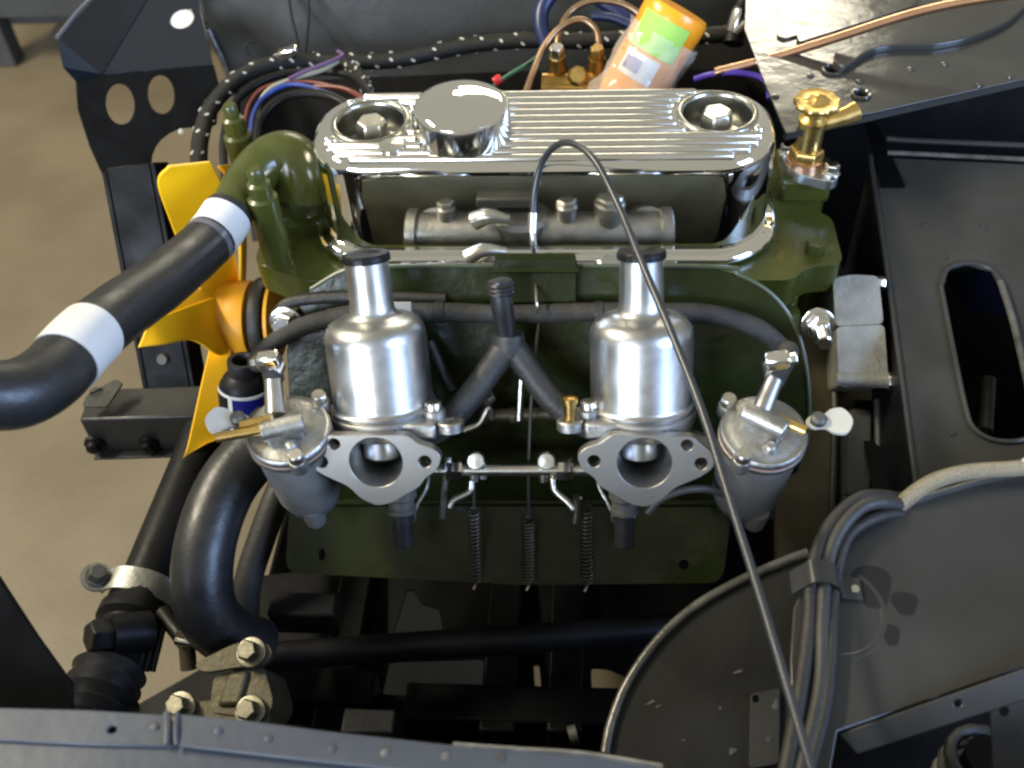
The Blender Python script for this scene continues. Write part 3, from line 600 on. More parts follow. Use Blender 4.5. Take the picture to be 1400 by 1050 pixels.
# bracket that carries the throttle cable
br = [SP.pt(672, 372), SP.pt(792, 372)]
CB = PLANE((0, -.35, .94), SP.pt(730, 372, .012))
MB().sheet(CB.fr, rnd(CB.poly([(678, 346), (786, 346), (792, 372), (672, 372)]), .002), [], .002).build('cable_bracket', shield_green, hs, bevel=.0005)
MB().box((SP.pt(732, 372)+SP.pt(732, 390))/2+nA*.006, (.03, .002, .016), (XA, nA, aA)).build('bracket_leg', shield_green, hs)
fn_p = U(655, 350, y=-.08)
MB().tube([fn_p+V((-.008, -.004, .0)), fn_p+V((.004, -.002, .006)), fn_p+V((.022, .0, .004))], [.0085, .007, .004], 16).build('clip', steel, hs)
# shield fixings at the ends
for px, py in ((393, 437), (1116, 440)):
    bo = thing('shield_stud', 'bright %s on the %s end of the heat shield' % (('nut', 'thermostat') if px < 700 else ('stud and washer', 'heater tap')), 'bolt', SP.pt(px, py, .004))
    MB().hexbolt(SP.pt(px, py, .004), (nA+V((0, -.3, 0))).normalized(), .009, .012, washer=.0125).build('nut', polished, bo, bevel=.0008)
    if px > 700: MB().lathe([(.006, 0), (.006, .020), (.005, .021)], SP.pt(px, py, .012), nA-ZA*.35, 14).build('stud_end', polished, bo)
gk = MB().tube([SP.pt(378, 430, .001), SP.pt(400, 412, .002), SP.pt(480, 405, .002), SP.pt(610, 408, .002)], .0045, 10); tag(gk.build('gasket_strip', rubber2), 'dark gasket strip beside the bright nut at the fan end of the shield', 'gasket')

QL, QR = V((-.111, -.277, .735)), V((.075, -.275, .735))
def carb(Q, s, lean, lab, grp):
    """s = -1: float bowl to -X, +1: to +X"""
    root = thing('carburettor', lab, 'carburettor', Q-aA*.06)
    xl = V((s, 0, 0))
    def at(x, h, b=0): return Q+xl*x+aA*h-nA*b
    fr = (Q, XA, aA) if True else None
    # mouth flange: outline in millimetres, x positive to the float side
    fp = PLANE(nA, QL); fo = fp.poly([(420, 626), (424, 618), (443, 602), (449, 596), (557, 595), (571, 607), (592, 613), (604, 625), (598, 643), (581, 654), (575, 665), (549, 680), (536, 688), (515, 692), (493, 682), (476, 665), (440, 649), (425, 638)])
    fo = rnd([(-x*s, y) for x, y in fo], .004, 4)
    m = MB().sheet((Q, XA, aA), fo, [circ(0, 0, .0188, 40), circ(-.0345*s, .001, .0045, 16), circ(.0385*s, .000, .0045, 16), circ(.0285*s, .0135, .0042, 16)], .009)
    fl_ = m.build('mouth_flange', machined, root, bevel=.0004, bseg=1)
    # venturi
    MB().lathe([(.0188, 0), (.0186, -.006), (.0178, -.012), (.0165, -.020), (.0165, -.062)], Q-nA*.0005, nA, 40, cap0=False, cap1=False).build('throat', satin, root)
    MB().lathe([(.0164, 0), (.0164, -.001)], Q-nA*.056, nA, 30).build('butterfly', duskgrey, root)
    # piston with flat foot, standing in the throat
    pc2 = at(-.002*s, 0, .034)
    MB().lathe([(.0125, -.0085), (.0140, -.007), (.0140, .030)], pc2, aA, 32).build('piston', satin, root)
    # body casting
    m = MB(); m.lathe([(.0255, -.009), (.026, -.020), (.026, -.070), (.031, -.074), (.031, -.092)], Q, nA, 32, cap0=False); m.build('barrel', cast, root)
    ax = (aA+XA*math.tan(RAD(-lean))).normalized(); co = at(0, .0, .046)
    MB().lathe([(.033, .008), (.0375, .013), (.0390, .017), (.0390, .023), (.0370, .0245)], co, ax, 40).build('body_top', machined, root)
    MB().lathe([(.0378, .0235), (.0384, .025), (.0384, .0275), (.0368, .0285), (.0362, .031), (.0362, .0780), (.0355, .0835), (.0325, .0885), (.0275, .0915), (.0215, .0930), (.0175, .0945), (.0160, .0985), (.0154, .105), (.0149, .130), (.0149, .1335)], co, ax, 56, cap0=False).build('suction_chamber', satin, root, ang=50)
    cap = MB().lathe([(.0155, .1325), (.0168, .1330), (.0168, .1368), (.0158, .1385), (.009, .1390), (.008, .1380), (.0, .1380)], co, ax, 48, lobes=(16, .02)).build('damper_cap', satinblack, root, ang=50)
    # chamber ears and screws
    for sx, hh in ((-.034, .028),):
        e_ = at(sx-.004, .021, .030)
        MB().lathe([(.0085, 0), (.0085, .007), (.0075, .008)], e_, ax, 20).build('ear', cast, root)
        MB().lathe([(.0062, .008), (.0062, .0125), (.0055, .0135)], e_, ax, 16).build('screw', steel, root)
        MB().lathe([(.0095, 0), (.0095, .006), (.0085, .007), (.0045, .007), (.0045, .003), (0, .003)], at(sx-.017, .017, .020), ax, 22, cap1=False).build('lug', cast, root)
        if s > 0: MB().lathe([(.0042, 0), (.0042, .016), (.0058, .0165), (.0058, .020), (.004, .021)], at(sx-.017, .020, .020), ax, 14).build('piston_pin', olbrass, root)
    MB().box(at(-.027, .018, .022), (.014, .006, .010), (XA, aA, nA)).build('lug_web', cast, root, bevel=.002)
    # jet, below
    jx = -.012
    j0 = at(jx, -.028, .022)
    jn = MB().lathe([(.0115, .004), (.0115, -.008), (.0095, -.010), (.0095, -.016), (.0105, -.0165), (.0105, -.0195), (.007, -.020)], j0, aA, 6 if False else 24).build('jet_nut', duskgrey, root)
    MB().lathe([(.0102, -.0188), (.0102, -.0205)], j0, aA, 24).build('jet_ring', polished, jn)
    MB().lathe([(.0075, -.020), (.0075, -.046), (.0065, -.047)], j0, aA, 18).build('jet_cap', rubber, root)
    w0 = at(jx-.014, -.010, .02)
    MB().tube([at(-.031, -.012, .03), at(-.031, -.030, .03), at(-.0245, -.042, .026), at(-.021, -.050, .024), at(-.0205, -.056, .024), at(-.017, -.057, .024)], .0012, 8, sub=4).build('link_wire', steel, root)
    if s > 0: MB().tube([at(.004, -.046, .018), at(.012, -.036, .018), at(.026, -.030, .02), at(.044, -.030, .025), at(.06, -.036, .03)], .003, 10).build('jet_pipe', duskgrey, root)
    # ---- float bowl
    c = T(394, 588, .742) if s < 0 else T(1044, 590, .725)
    fa = V((0, -.10, 1)).normalized() if s < 0 else V((.05, -.10, 1)).normalized()
    fbw = MB().lathe([(.004, -.092), (.014, -.091), (.0205, -.086), (.0242, -.074), (.0266, -.035), (.0274, -.014), (.0274, -.004)], c, fa, 40).build('float_bowl', bowl_alu, root)
    MB().lathe([(.005, -.099), (.0075, -.097), (.0085, -.088), (.0085, -.078)], c+V((.012*s*.2+.006, -.016, 0)), fa, 16).build('bowl_boss', bowl_alu, fbw)
    MB().tube([c-fa*.035, at(.030, -.006, .05)], [.012, .012], 16, smooth=False).build('bowl_arm', cast, root)
    MB().lathe([(.0290, -.0095), (.0300, -.009), (.0300, -.0055), (.0290, -.005)], c, fa, 44).build('bowl_rim', cast, root)
    MB().lathe([(.0298, -.0052), (.0298, -.0035)], c, fa, 44).build('gasket', gasket_mat, root)
    lid = MB().lathe([(.0296, -.0035), (.0300, -.002), (.0300, .0005), (.0285, .0020), (.0262, .0014), (.024, .0028), (.012, .0036), (0, .0040)], c, fa, 44, cap1=False).build('float_lid', cast, root, ang=50)
    ex = (XA-fa*fa.x).normalized(); ey = fa.cross(ex)
    def L(x, y, h=0): return c+ex*x+ey*y+fa*h
    if s < 0:
        dirx = (ex*-.95+ey*-.32).normalized(); u0_, u1_ = L(.014, -.002, .012), L(-.014, -.011, .012)
        pipe_end = L(-.012, .031, .020); tag_c = L(-.045, .001, .010); brs = ((L(-.012, -.009, .013), L(-.044, -.017, .014), .0035), (L(-.010, .001, .012), L(-.030, -.006, .013), .0032))
        scr = ((.019, .0245), (.0115, -.0265)); tabd = (L(-.033, .001, .008), L(-.047, .0, .010))
        stub = L(-.008, .006, .010)
    else:
        u0_, u1_ = L(-.015, .008, .012), L(.012, -.008, .013)
        pipe_end = L(.007, .031, .020); tag_c = L(.047, .003, .010); brs = ((L(.008, .002, .012), L(.025, -.008, .013), .0036),)
        scr = ((-.023, .021), (-.017, -.025)); tabd = (L(.035, .003, .008), L(.049, .003, .010)); stub = L(-.004, .006, .010)
    dv = (u1_-u0_); blen = dv.length; dv.normalize(); sd = dv.cross(fa).normalized()
    MB().tube([u0_, u1_], .0072, 20, smooth=False).build('inlet_bar', cast, lid, bevel=.001)
    MB().box((u0_+u1_)/2-fa*.005, (blen/2-.002, .0068, .006), (dv, sd, fa)).build('inlet_block', cast, lid, bevel=.0015)
    MB().tube([stub, (stub+pipe_end)/2, pipe_end], [.0070, .0066, .0062], 18, smooth=False).build('inlet_pipe', satin, root)
    MB().lathe([(.0052, 0), (.0048, .004), (.003, .006), (0, .0065)], L(.002*s if s > 0 else .006, -.0165, .002), fa, 16).build('lid_boss', cast, lid)
    for p, q, r in brs: MB().tube([p, q], r, 14, smooth=False).build('brass_tube', brass, lid)
    for x, y in scr:
        e_ = L(x, y, -.008); MB().lathe([(.0065, 0), (.0065, .008), (.0058, .010)], e_, fa, 16).build('screw_ear', cast, lid)
        sc2 = MB().lathe([(.0052, .010), (.0056, .012), (.0056, .016), (.0045, .0175)], e_, fa, 18).build('screw', steel, root)
    for q0, q1 in (tabd,):
        dv2 = (q1-q0).normalized(); sd2 = fa.cross(dv2).normalized()
        fr2 = (q0, dv2, sd2)
        MB().sheet((q0+fa*.002, dv2, sd2), cat2([(-.008, .0), (-.004, .005), (.004, .0055), (.010, .010), (.018, .010), (.023, 0), (.018, -.010), (.010, -.010), (.004, -.0055), (-.004, -.005)], 4), [], .0025).build('tickler_tag', whitepl, root, bevel=.0008)
        MB().lathe([(.0055, 0), (.0055, .004), (.0035, .006)], q0+fa*.002, fa, 14).build('tag_nut', duskgrey, root)
    return root, pipe_end, fa
cl, peL, faL = carb(QL, -1, 3.2, 'satin aluminium carburettor nearest the yellow fan, with two brass tubes', None)
cr_, peR, faR = carb(QR, 1, 1.2, 'satin aluminium carburettor crossed by the throttle cable near the heater tap', None)
for pe, px, py, nm in ((peL, 367, 515, 'left'), (peR, 1058, 516, 'right')):
    pass
# ------------------------------------------------------------------ fuel hose with clamps
fh = thing('fuel_hose', 'black braided fuel hose looping between the two float bowls', 'hose', SP.pt(690, 425, .01))
hp = [peL-faL*.004, peL+V((-.003, .008, .009))]+[SP.pt(*p) for p in ((362, 484, .020), (385, 458, .018), (430, 436, .014), (500, 424, .012), (600, 421, .012), (700, 424, .012), (800, 421, .012), (900, 421, .012), (970, 424, .012), (1030, 440, .016), (1066, 468, .020))]+[peR+V((.008, .010, .014)), peR-faR*.004]
MB().tube(hp, .0072, 16, sub=8).build('tube', fuelbraid, fh)
MB().tube([SP.pt(455, 431, .013), SP.pt(500, 424, .012), SP.pt(533, 422.5, .012)], .0085, 16).build('sleeve', fuelbraid, fh)
MB().tube([SP.pt(598, 421, .012), SP.pt(604, 421, .012), SP.pt(610, 421, .012)], .0082, 16).build('joint_ring', rubber2, fh)
MB().tube([SP.pt(812, 421, .012), SP.pt(818, 421, .012), SP.pt(824, 421, .012)], .0082, 16).build('joint_ring', rubber2, fh)
MB().box(SP.pt(547, 412, .022), (.012, .005, .0015), (XA, aA, nA)).build('clip', whitepl, fh)
for pe, dr, px in ((peL, V((.25, .93, .3)), 0), (peR, V((-.2, .93, .3)), 1)):
    hc = thing('hose_clamp', 'steel screw clamp on the fuel hose at the bowl %s' % ('beside the blue label' if px == 0 else 'below the heater tap'), 'hose clamp', pe)
    ctr = pe+V((0, .004, .006))
    MB().lathe([(.0085, -.004), (.0085, .004)], ctr, dr, 24).build('band', steel, hc)
    d3 = V((1, -.05, .25)).normalized(); s3 = d3.cross(ZA).normalized()
    MB().box(ctr+V((0, -.003, .010)), (.0085, .0055, .0055), (d3, s3, d3.cross(s3))).build('worm_box', polished, hc, bevel=.002)
    MB().hexbolt(ctr+V((0, -.003, .010))+d3*(.008 if px else -.008), d3 if px else -d3, .0042, .005).build('worm_screw', steel, hc)

# ------------------------------------------------------------------ breather Y hose
yh = thing('breather_hose', 'black Y shaped breather hose joining both carburettors', 'hose', SP.pt(695, 450, .03))
tee = [SP.pt(690, 366, .040), SP.pt(692, 395, .040), SP.pt(697, 440, .036)]
MB().tube(tee, [.0085, .0080, .0075], 18).build('tee_stem', rubber, yh)
for k, z in enumerate((.0, .010, .019)):
    q = tee[0].lerp(tee[2], .06+z*8); MB().lathe([(.0085, -.002), (.0098, 0), (.0085, .002)], q, tee[2]-tee[0], 20).build('stem_rib', rubber, yh)
MB().lathe([(.0115, -.008), (.0125, 0), (.0115, .008)], SP.pt(700, 452, .034), aA, 20).build('tee_joint', rubber2, yh)
MB().tube([SP.pt(702, 448, .034), SP.pt(680, 478, .040), SP.pt(650, 515, .050), SP.pt(618, 545, .058), SP.pt(590, 556, .062)], .0098, 18).build('branch', rubber2, yh)
MB().tube([SP.pt(700, 448, .034), SP.pt(722, 478, .036), SP.pt(755, 518, .042), SP.pt(790, 545, .046), SP.pt(822, 556, .05)], .0098, 18).build('branch', rubber2, yh)
vp = MB().tube([SP.pt(590, 462, .01), SP.pt(605, 490, .015), SP.pt(622, 522, .02)], .0042, 10)
tag(vp.build('vent_pipe', rubber), 'thin black vent pipe beside the dashpot nearest the fan', 'pipe')
for k, (px, py) in enumerate(((600, 520), (625, 515))):
    pass

# ------------------------------------------------------------------ throttle linkage
lk = thing('throttle_linkage', 'plated throttle spindle with two clamps between the carburettors', 'linkage', SP.pt(700, 610, .05))
B5 = .050
def S(px, py, l=B5): return SP.pt(px, py, l)
MB().tube([S(600, 608), S(808, 607)], .0045, 14, smooth=False).build('spindle', steel, lk)
for a, b in ((622, 645), (764, 790)):
    MB().lathe([(.0085, 0), (.0092, .002), (.0092, .010), (.0085, .012)], S(a, 608), XA, 8).build('spindle_nut', polished, lk)
for px in (660, 750):
    cp = MB().tube([S(px-3 if px < 700 else px-3, 622), S(px-3, 596)], .0035, 10, smooth=False).build('clamp_stem', steel, lk)
    MB().tube([S(px+9, 618), S(px+9, 598)], .003, 8, smooth=False).build('clamp_leg', steel, lk)
    MB().lathe([(.0068, 0), (.0068, .004), (.0058, .0055), (0, .0058)], S(px+1, 592, B5+.004), nA+aA*.25, 22).build('clamp_screw', steel, lk)
MB().tube([S(655, 618, .056), S(653, 630, .058), S(634, 638, .062), S(628, 646, .064)], .0026, 10).build('lever', steel, lk)
MB().tube([S(759, 615, .056), S(762, 628, .058), S(778, 640, .062), S(786, 648, .064)], .0026, 10).build('lever', steel, lk)
MB().tube([S(624, 590, .05), S(620, 620, .05), S(616, 670, .05)], .0026, 8).build('stop_arm', steel, lk)
MB().tube([S(789, 640, .05), S(790, 660, .05), S(788, 676, .05)], .0026, 8).build('stop_arm', steel, lk)
ck = thing('choke_spindle', 'darker plated rod above and behind the throttle spindle', 'linkage', S(715, 555, .02))
MB().tube([S(662, 556, .02), S(770, 552, .02)], .0048, 14, smooth=False).build('rod', olive_alu, ck)
MB().lathe([(.0058, 0), (.0058, .005), (.004, .007)], S(672, 528, .028), nA+aA, 6).build('nut', steel, ck)
MB().tube([S(676, 556, .026), S(672, 540, .028), S(660, 560, .03), S(640, 568, .032)], .0024, 8).build('lever', steel, ck)
MB().tube([S(755, 553, .024), S(754, 540, .026)], .0022, 8, smooth=False).build('pin', steel, ck)
for a in ((664, 676), (700, 708)):
    MB().lathe([(.0062, 0), (.0062, .004)], S(a[0], 555.5, .02), XA, 16).build('collar', olive_alu, ck)
MB().tube([S(716, 500, .024), S(713, 558, .026)], .0022, 8, smooth=False).build('link_rod', steel, ck)
springm = mat('dark_spring_steel', (.09, .08, .065), .45, .7)
def spring(px, y0, y1, l0, l1, r, label):
    t = thing('return_spring', label, 'spring', S(px, y1, l1)); p0, p1 = S(px, y0, l0), S(px, y1, l1); a = (p1-p0); ln = a.length; a.normalize()
    e = a.orthogonal().normalized(); g = a.cross(e); tr = 19; n = tr*9
    MB().tube([p0+a*(ln*i/n)+e*(r*math.cos(2*math.pi*i/9))+g*(r*math.sin(2*math.pi*i/9)) for i in range(n+1)], .00085, 5, smooth=False).build('coil', springm, t)
    MB().tube([p1, p1+a*.006, p1+a*.010+e*.003], .0009, 6).build('hook', steel, t)
    return t, p0
t1, s1 = spring(656, 662, 766, .046, .03, .0042, 'return spring hanging from the spindle lever nearer the yellow fan')
MB().tube([S(657, 622, .052), s1], .0011, 6, smooth=False).build('wire_hook', duskgrey, t1)
t2, s2 = spring(726, 682, 768, .036, .028, .0050, 'middle return spring hanging straight below the throttle cable end')
MB().tube([S(738, 430, .012), S(730, 520, .03), S(727, 600, .04), s2], .0012, 6).build('wire_hook', duskgrey, t2)
t3, s3_ = spring(803, 660, 768, .044, .03, .0048, 'return spring hanging beside the carburettor under the cable')
MB().tube([S(795, 640, .055), s3_], .0011, 6, smooth=False).build('wire_hook', duskgrey, t3)

# ------------------------------------------------------------------ throttle cable
tcb = thing('throttle_cable', 'long thin black throttle cable arching over the rocker cover', 'cable', T(930, 500, .66))
cp_ = TT((729, 300, .805), (731, 262, .80), (741, 222, .79), (762, 198, .775), (788, 198, .76), (815, 222, .745), (845, 280, .73), (880, 365, .70), (920, 460, .67), (960, 562, .64), (1000, 690, .61), (1050, 850, .575), (1115, 1070, .53))
MB().tube(cp_, [.0027, .0027, .0027, .0026, .0026, .0026, .0026, .0026, .0026, .0026, .0026, .0026, .0026], 12, sub=8).build('sheath', cablegrey, tcb)
MB().tube(TT((729, 291, .803), (728, 318, .806)), .0038, 14, smooth=False).build('ferrule', polished, tcb)
MB().tube(TT((728, 316, .806), (731, 348, .812)), .0026, 12, smooth=False).build('adjuster', polished, tcb)
MB().tube([T(731, 346, .812), S(735, 400, .02), S(738, 432, .012)], .0010, 6).build('inner_wire', steel, tcb)

# ------------------------------------------------------------------ right: bell housing side
HP = PLANE((0, -.62, .78), T(1165, 455, .885))
ah = thing('cast_housing', 'pale grey cast housing block with a crack line, below the heater tap', 'housing', HP.pt(1170, 530))
hb = lambda pts, l, th, nm, mt=grey_cast, bev=.004: MB().sheet(HP.up(l), rnd(HP.poly(pts), .005), [], th).build(nm, mt, ah, bevel=bev, bseg=3)
hb([(1134, 384), (1160, 379), (1196, 381), (1203, 446), (1138, 449)], .012, .05, 'upper_block')
hb([(1138, 450), (1203, 447), (1209, 528), (1142, 532)], .014, .05, 'lower_block')
MB().tube([HP.pt(1138, 521, .013), HP.pt(1208, 523, .013)], .0058, 14, smooth=False).build('bolt_bar', grey_cast, ah)
MB().hexbolt(HP.pt(1207, 523, .013), XA, .0075, .008).build('bolt', steel, ah, bevel=.0008)
MB().hexbolt(HP.pt(1195, 389, .004), XA, .0065, .008).build('bolt', polished, ah, bevel=.0008)
MB().lathe([(.003, 0), (.003, .02)], HP.pt(1141, 378, .0), aA, 10).build('stud', steel, ah)
gb = thing('bell_housing', 'brownish bell housing plates beside the float bowl and arch liner', 'gearbox', HP.pt(1150, 700, -.05))
G2 = PLANE((0, -.55, .83), T(1150, 600, .90))
def gs(pts, l, th, nm, mt, bev=.002): return MB().sheet(G2.up(l), G2.poly(pts), [], th).build(nm, mt, gb, bevel=bev)
gs([(1060, 430), (1110, 430), (1137, 462), (1140, 560), (1136, 720), (1128, 800), (1060, 800)], 0, .01, 'engine_plate', brownstain)
MB().tube([G2.pt(1137, 470, .001), G2.pt(1141, 560, .001), G2.pt(1137, 700, .001), G2.pt(1132, 790, .001)], .003, 8).build('plate_edge', duskgrey, gb)
gs([(1148, 556), (1196, 556), (1194, 682), (1150, 684)], -.004, .02, 'starter_face', duskgrey, .006)
gs([(1146, 530), (1255, 440), (1270, 780), (1140, 790)], -.03, .01, 'bell_wall', brownstain)
MB().tube([G2.pt(1201, 545, -.004), G2.pt(1203, 620, -.004), G2.pt(1202, 690, -.004)], .0032, 8).build('rib', duskgrey, gb)
MB().tube([G2.pt(1150, 683, -.002), G2.pt(1172, 688, -.002), G2.pt(1196, 682, -.002)], .005, 10).build('foot_bead', duskgrey, gb)

# ------------------------------------------------------------------ strapped cables over the panel
cs = 'cables strapped over the inner panel'
def onNP(px, py, l): return NP.pt(px, py, l)
lbls = ('dark cable with a pale sheen, outermost of the strapped run by the arch liner', 'black cable in the middle of the strapped run on the panel', 'dark brown cable of the strapped run next to the pressed ring')
CP = [[(1300, 650, -.045), (1245, 672, -.012), (1200, 688, .008), (1165, 700, .014), (1128, 735, .012), (1108, 790, .008), (1104, 860, .006), (1092, 950, .006), (1070, 1070, .006)],
      [(1310, 660, -.045), (1255, 682, -.012), (1206, 698, .010), (1170, 712, .016), (1140, 745, .014), (1126, 790, .010), (1121, 860, .008), (1118, 950, .006), (1090, 1070, .006)],
      [(1300, 672, -.04), (1250, 692, -.010), (1200, 712, .006), (1158, 740, .010), (1143, 780, .008), (1136, 830, .006), (1133, 900, .006), (1124, 980, .006), (1100, 1070, .006)]]
for k in range(3):
    o = MB().tube([NP.pt(*p) for p in CP[k]], [.0046, .0044, .0040][k], 12).build('cable', [dirtycable, rubber2, dirtycable][k]); tag(o, lbls[k], 'cable', cs)
k0_, k1_ = NP.pt(1085, 805, .002), NP.pt(1165, 808, .002)
st = thing('cable_strap', 'grey metal strap holding the cables down on the inner panel', 'strap', k0_)
m = MB(); R = []
prof2 = [(1080, 800, .002), (1094, 799, .010), (1104, 798, .0155), (1122, 799, .0165), (1138, 802, .0135), (1146, 805, .006), (1150, 806, .002), (1176, 808, .0016)]
pp = catmull([NP.pt(*p) for p in prof2], 4); wv = NP.ey*.0075
m.rings([[p-wv, p+wv, p+wv+NP.n*.0012, p-wv+NP.n*.0012] for p in pp]); m.build('band', bodygrey, st, bevel=.0004)
MB().lathe([(.003, 0), (.0025, .0015), (0, .002)], NP.pt(1168, 808, .002), NP.n, 12).build('rivet', steel, st)
bh = MB().tube([NP.pt(*p) for p in ((1190, 722, -.030), (1225, 694, -.004), (1262, 674, .010), (1310, 660, .012), (1370, 655, .012), (1430, 652, .012), (1600, 650, .012), (1850, 640, .012))], .0052, 14)
o = bh.build('braided_hose', steelbraid); tag(o, 'golden grey braided hose lying along the top edge of the inner panel', 'hose')
bh = MB().tube([NP.pt(*p) for p in ((1384, 655, .012), (1398, 648, .014), (1420, 636, .018))], .0042, 12); tag(bh.build('hose_tail', whitepl), 'short pale pipe end crossing the braided hose', 'pipe')

# ================================================================== LOWER LEFT: hose, steering rack
lh = MB().tube(TT((380, 585, .86), (345, 620, .85), (308, 668, .835), (284, 730, .82), (276, 790, .815), (284, 838, .82), (310, 866, .835), (350, 884, .86)), .0235, 26, sub=8)
tag(lh.build('bottom_radiator_hose', rubber), 'thick black hose curving down beside the steering rack clamp', 'hose')
h2_ = MB().tube(TT((410, 620, .92), (385, 665, .905), (358, 735, .90), (338, 800, .90), (335, 860, .91)), .012, 14); tag(h2_.build('drain_pipe', rubber2), 'thinner dark pipe behind the curved bottom hose', 'pipe')
sr = thing('steering_rack', 'black steering rack tube with plug and bellows under the alloy clamp', 'steering rack', T(190, 880, .83))
s_a, s_b = T(282, 592, .99), T(196, 806, .885); s_c = T(128, 972, .80)
MB().tube([s_a, s_b], [.021, .0215], 26, smooth=False).build('tube', satinblack, sr)
dr_ = (s_c-s_b).normalized()
MB().lathe([(.0245, -.004), (.0250, .020), (.0275, .024), (.0275, .034), (.0220, .038), (.0200, .060), (.0215, .064), (.0215, .072)], s_b, dr_, 30).build('rack_body', satinblack, sr)
bz = []
L3 = (s_c-s_b).length
for i in range(13): bz.append(((.029+.003*(i//4) if i % 2 else .0235), .074+i*.0062))
MB().lathe(bz, s_b, dr_, 32).build('bellows', rubber, sr, ang=60)
pg = T(152, 868, .82); MB().lathe([(.013, 0), (.014, .004), (.014, .014), (.011, .018)], pg, V((-.65, -.45, .55)), 6).build('plug', satinblack, sr, bevel=.001)
MB().lathe([(.016, -.03), (.016, .002)], pg, V((-.65, -.45, .55)), 20).build('plug_boss', satinblack, sr)
for k in range(3):
    MB().tube(TT((205+k*9, 858, .845), (190+k*9, 918, .83)), .0028, 8, smooth=False).build('rib', satinblack, sr)
MB().tube(TT((222, 836, .85), (242, 862, .84), (255, 880, .83)), .007, 12).build('pinion_pipe', satinblack, sr)
axr0 = (s_b-s_a).normalized()
ks = thing('rack_clamp', 'pale alloy saddle clamp with two bolts over the steering rack', 'clamp', T(180, 830, .85))
cc = s_b+axr0*.004; axr = (s_b-s_a).normalized(); sidev = axr.cross(CAM-cc).normalized(); frontv = sidev.cross(axr).normalized()
if frontv.dot(CAM-cc) < 0: frontv = -frontv
if sidev.x < 0: sidev = -sidev
R = []
for i in range(15):
    t = RAD(180-180*i/14); dvec = sidev*math.cos(t)+frontv*(math.sin(t)*.85)
    R.append([cc+dvec*.0285-axr*.0105, cc+dvec*.0285+axr*.0105, cc+dvec*.0315+axr*.0105, cc+dvec*.0315-axr*.0105])
MB().rings(R).build('saddle', cast, ks, bevel=.0008)
for s_ in (-1, 1):
    e_ = cc+sidev*(.0385*s_)+frontv*.004
    MB().lathe([(.0125, -.0015), (.0125, .0015)], e_, frontv, 24).build('ear', cast, ks)
    MB().hexbolt(e_+frontv*.0015, frontv, .0075, .009, washer=.0095).build('bolt', duskgrey if s_ < 0 else polished, ks, bevel=.0008)
rm = thing('rack_mount', 'cast alloy rack mounting bracket with plated bolts above the wing rail', 'bracket', T(320, 975, .80))
RM = PLANE((-.05, -.35, .93), T(320, 925, .80))
MB().sheet(RM.up(.012), cat2([(276, 912), (300, 897), (335, 882), (368, 882), (378, 896), (366, 912), (330, 916), (290, 922)], 4) and RM.poly(cat2([(276, 912), (300, 897), (335, 882), (368, 882), (378, 896), (366, 912), (330, 916), (290, 922)], 4)), [], .006).build('top_arm', olive_alu, rm, bevel=.0015)
MB().sheet(RM.up(.006), rnd(RM.poly([(296, 925), (364, 912), (378, 962), (366, 985), (290, 975)]), .006), [], .05).build('body', olive_alu, rm, bevel=.003)
MB().sheet(RM.up(.010), RM.poly([(318, 922), (346, 918), (332, 968), (302, 968)]), [], .02).build('web', olive_alu, rm, bevel=.003)
MB().sheet(RM.up(.004), rnd(RM.poly([(238, 962), (300, 958), (372, 962), (368, 1000), (240, 1000)]), .005), [], .008).build('foot', olive_alu, rm, bevel=.002)
for px, py, l in ((352, 896, .013), (252, 968, .006), (348, 974, .008)):
    b = MB().hexbolt(RM.pt(px, py, l), RM.n, .0082, .011, washer=.0115).build('bolt', plated, rm, bevel=.001)
MB().tube(TT((240, 876, .82), (262, 880, .82), (287, 884, .82)), [.0035, .003, .001], 10).build('split_pin', polished, rm)
MB().tube(TT((252, 862, .83), (256, 890, .83), (258, 915, .83)), .0065, 12).build('grease_nipple', olive_alu, rm)

# ================================================================== TOP BACKGROUND: loom, wires, union, bottle
lo_ = thing('wiring_loom', 'black braided wiring loom with white tracer flecks along the far wing', 'wiring loom', T(600, 75, 1.18))
lp = TT((272, 240, 1.09), (274, 190, 1.10), (290, 145, 1.12), (330, 105, 1.15), (390, 84, 1.17), (460, 84, 1.175), (540, 82, 1.17), (640, 62, 1.17), (720, 55, 1.16), (800, 56, 1.15), (900, 50, 1.14), (975, 48, 1.125), (1005, 40, 1.12), (1016, 10, 1.12), (1018, -30, 1.13))
MB().tube(lp, .0088, 16, sub=8).build('sheath', loomcloth, lo_)
def flecks(pts, r, step, parent, nm):
    P = catmull(pts, 24); m = MB(); acc = 0; ph = 0; t0 = (P[1]-P[0]).normalized(); e = t0.orthogonal().normalized()
    for i in range(1, len(P)-1):
        t = (P[i+1]-P[i-1]).normalized(); e = (e-t*e.dot(t)).normalized(); g = t.cross(e); acc += (P[i]-P[i-1]).length
        if acc > step:
            acc = 0
            for k in range(5):
                a = ph+k*2*math.pi/5; n = e*math.cos(a)+g*math.sin(a); tt = t.cross(n); sl = (t*.7+tt*.7).normalized(); sw = n.cross(sl)
                c = P[i]+n*(r)+t*(k % 2)*step*.35
                if random.random() < .8: m.box(c, (.0024*random.uniform(.7, 1.2), .0010, .0006), (sl, sw, n))
            ph += .5
    o = m.build(nm, tracer, parent); o['kind'] = 'stuff'; return o
flecks(lp, .0088, .0215, lo_, 'tracer_thread')
l2 = thing('branch_loom', 'second braided loom branch dropping towards the rocker cover corner', 'wiring loom', T(500, 110, 1.14))
lp2 = TT((470, 84, 1.165), (488, 98, 1.15), (500, 118, 1.13), (502, 140, 1.1)); MB().tube(lp2, .0062, 12).build('sheath', loomcloth, l2); flecks(lp2, .0062, .012, l2, 'tracer_thread')
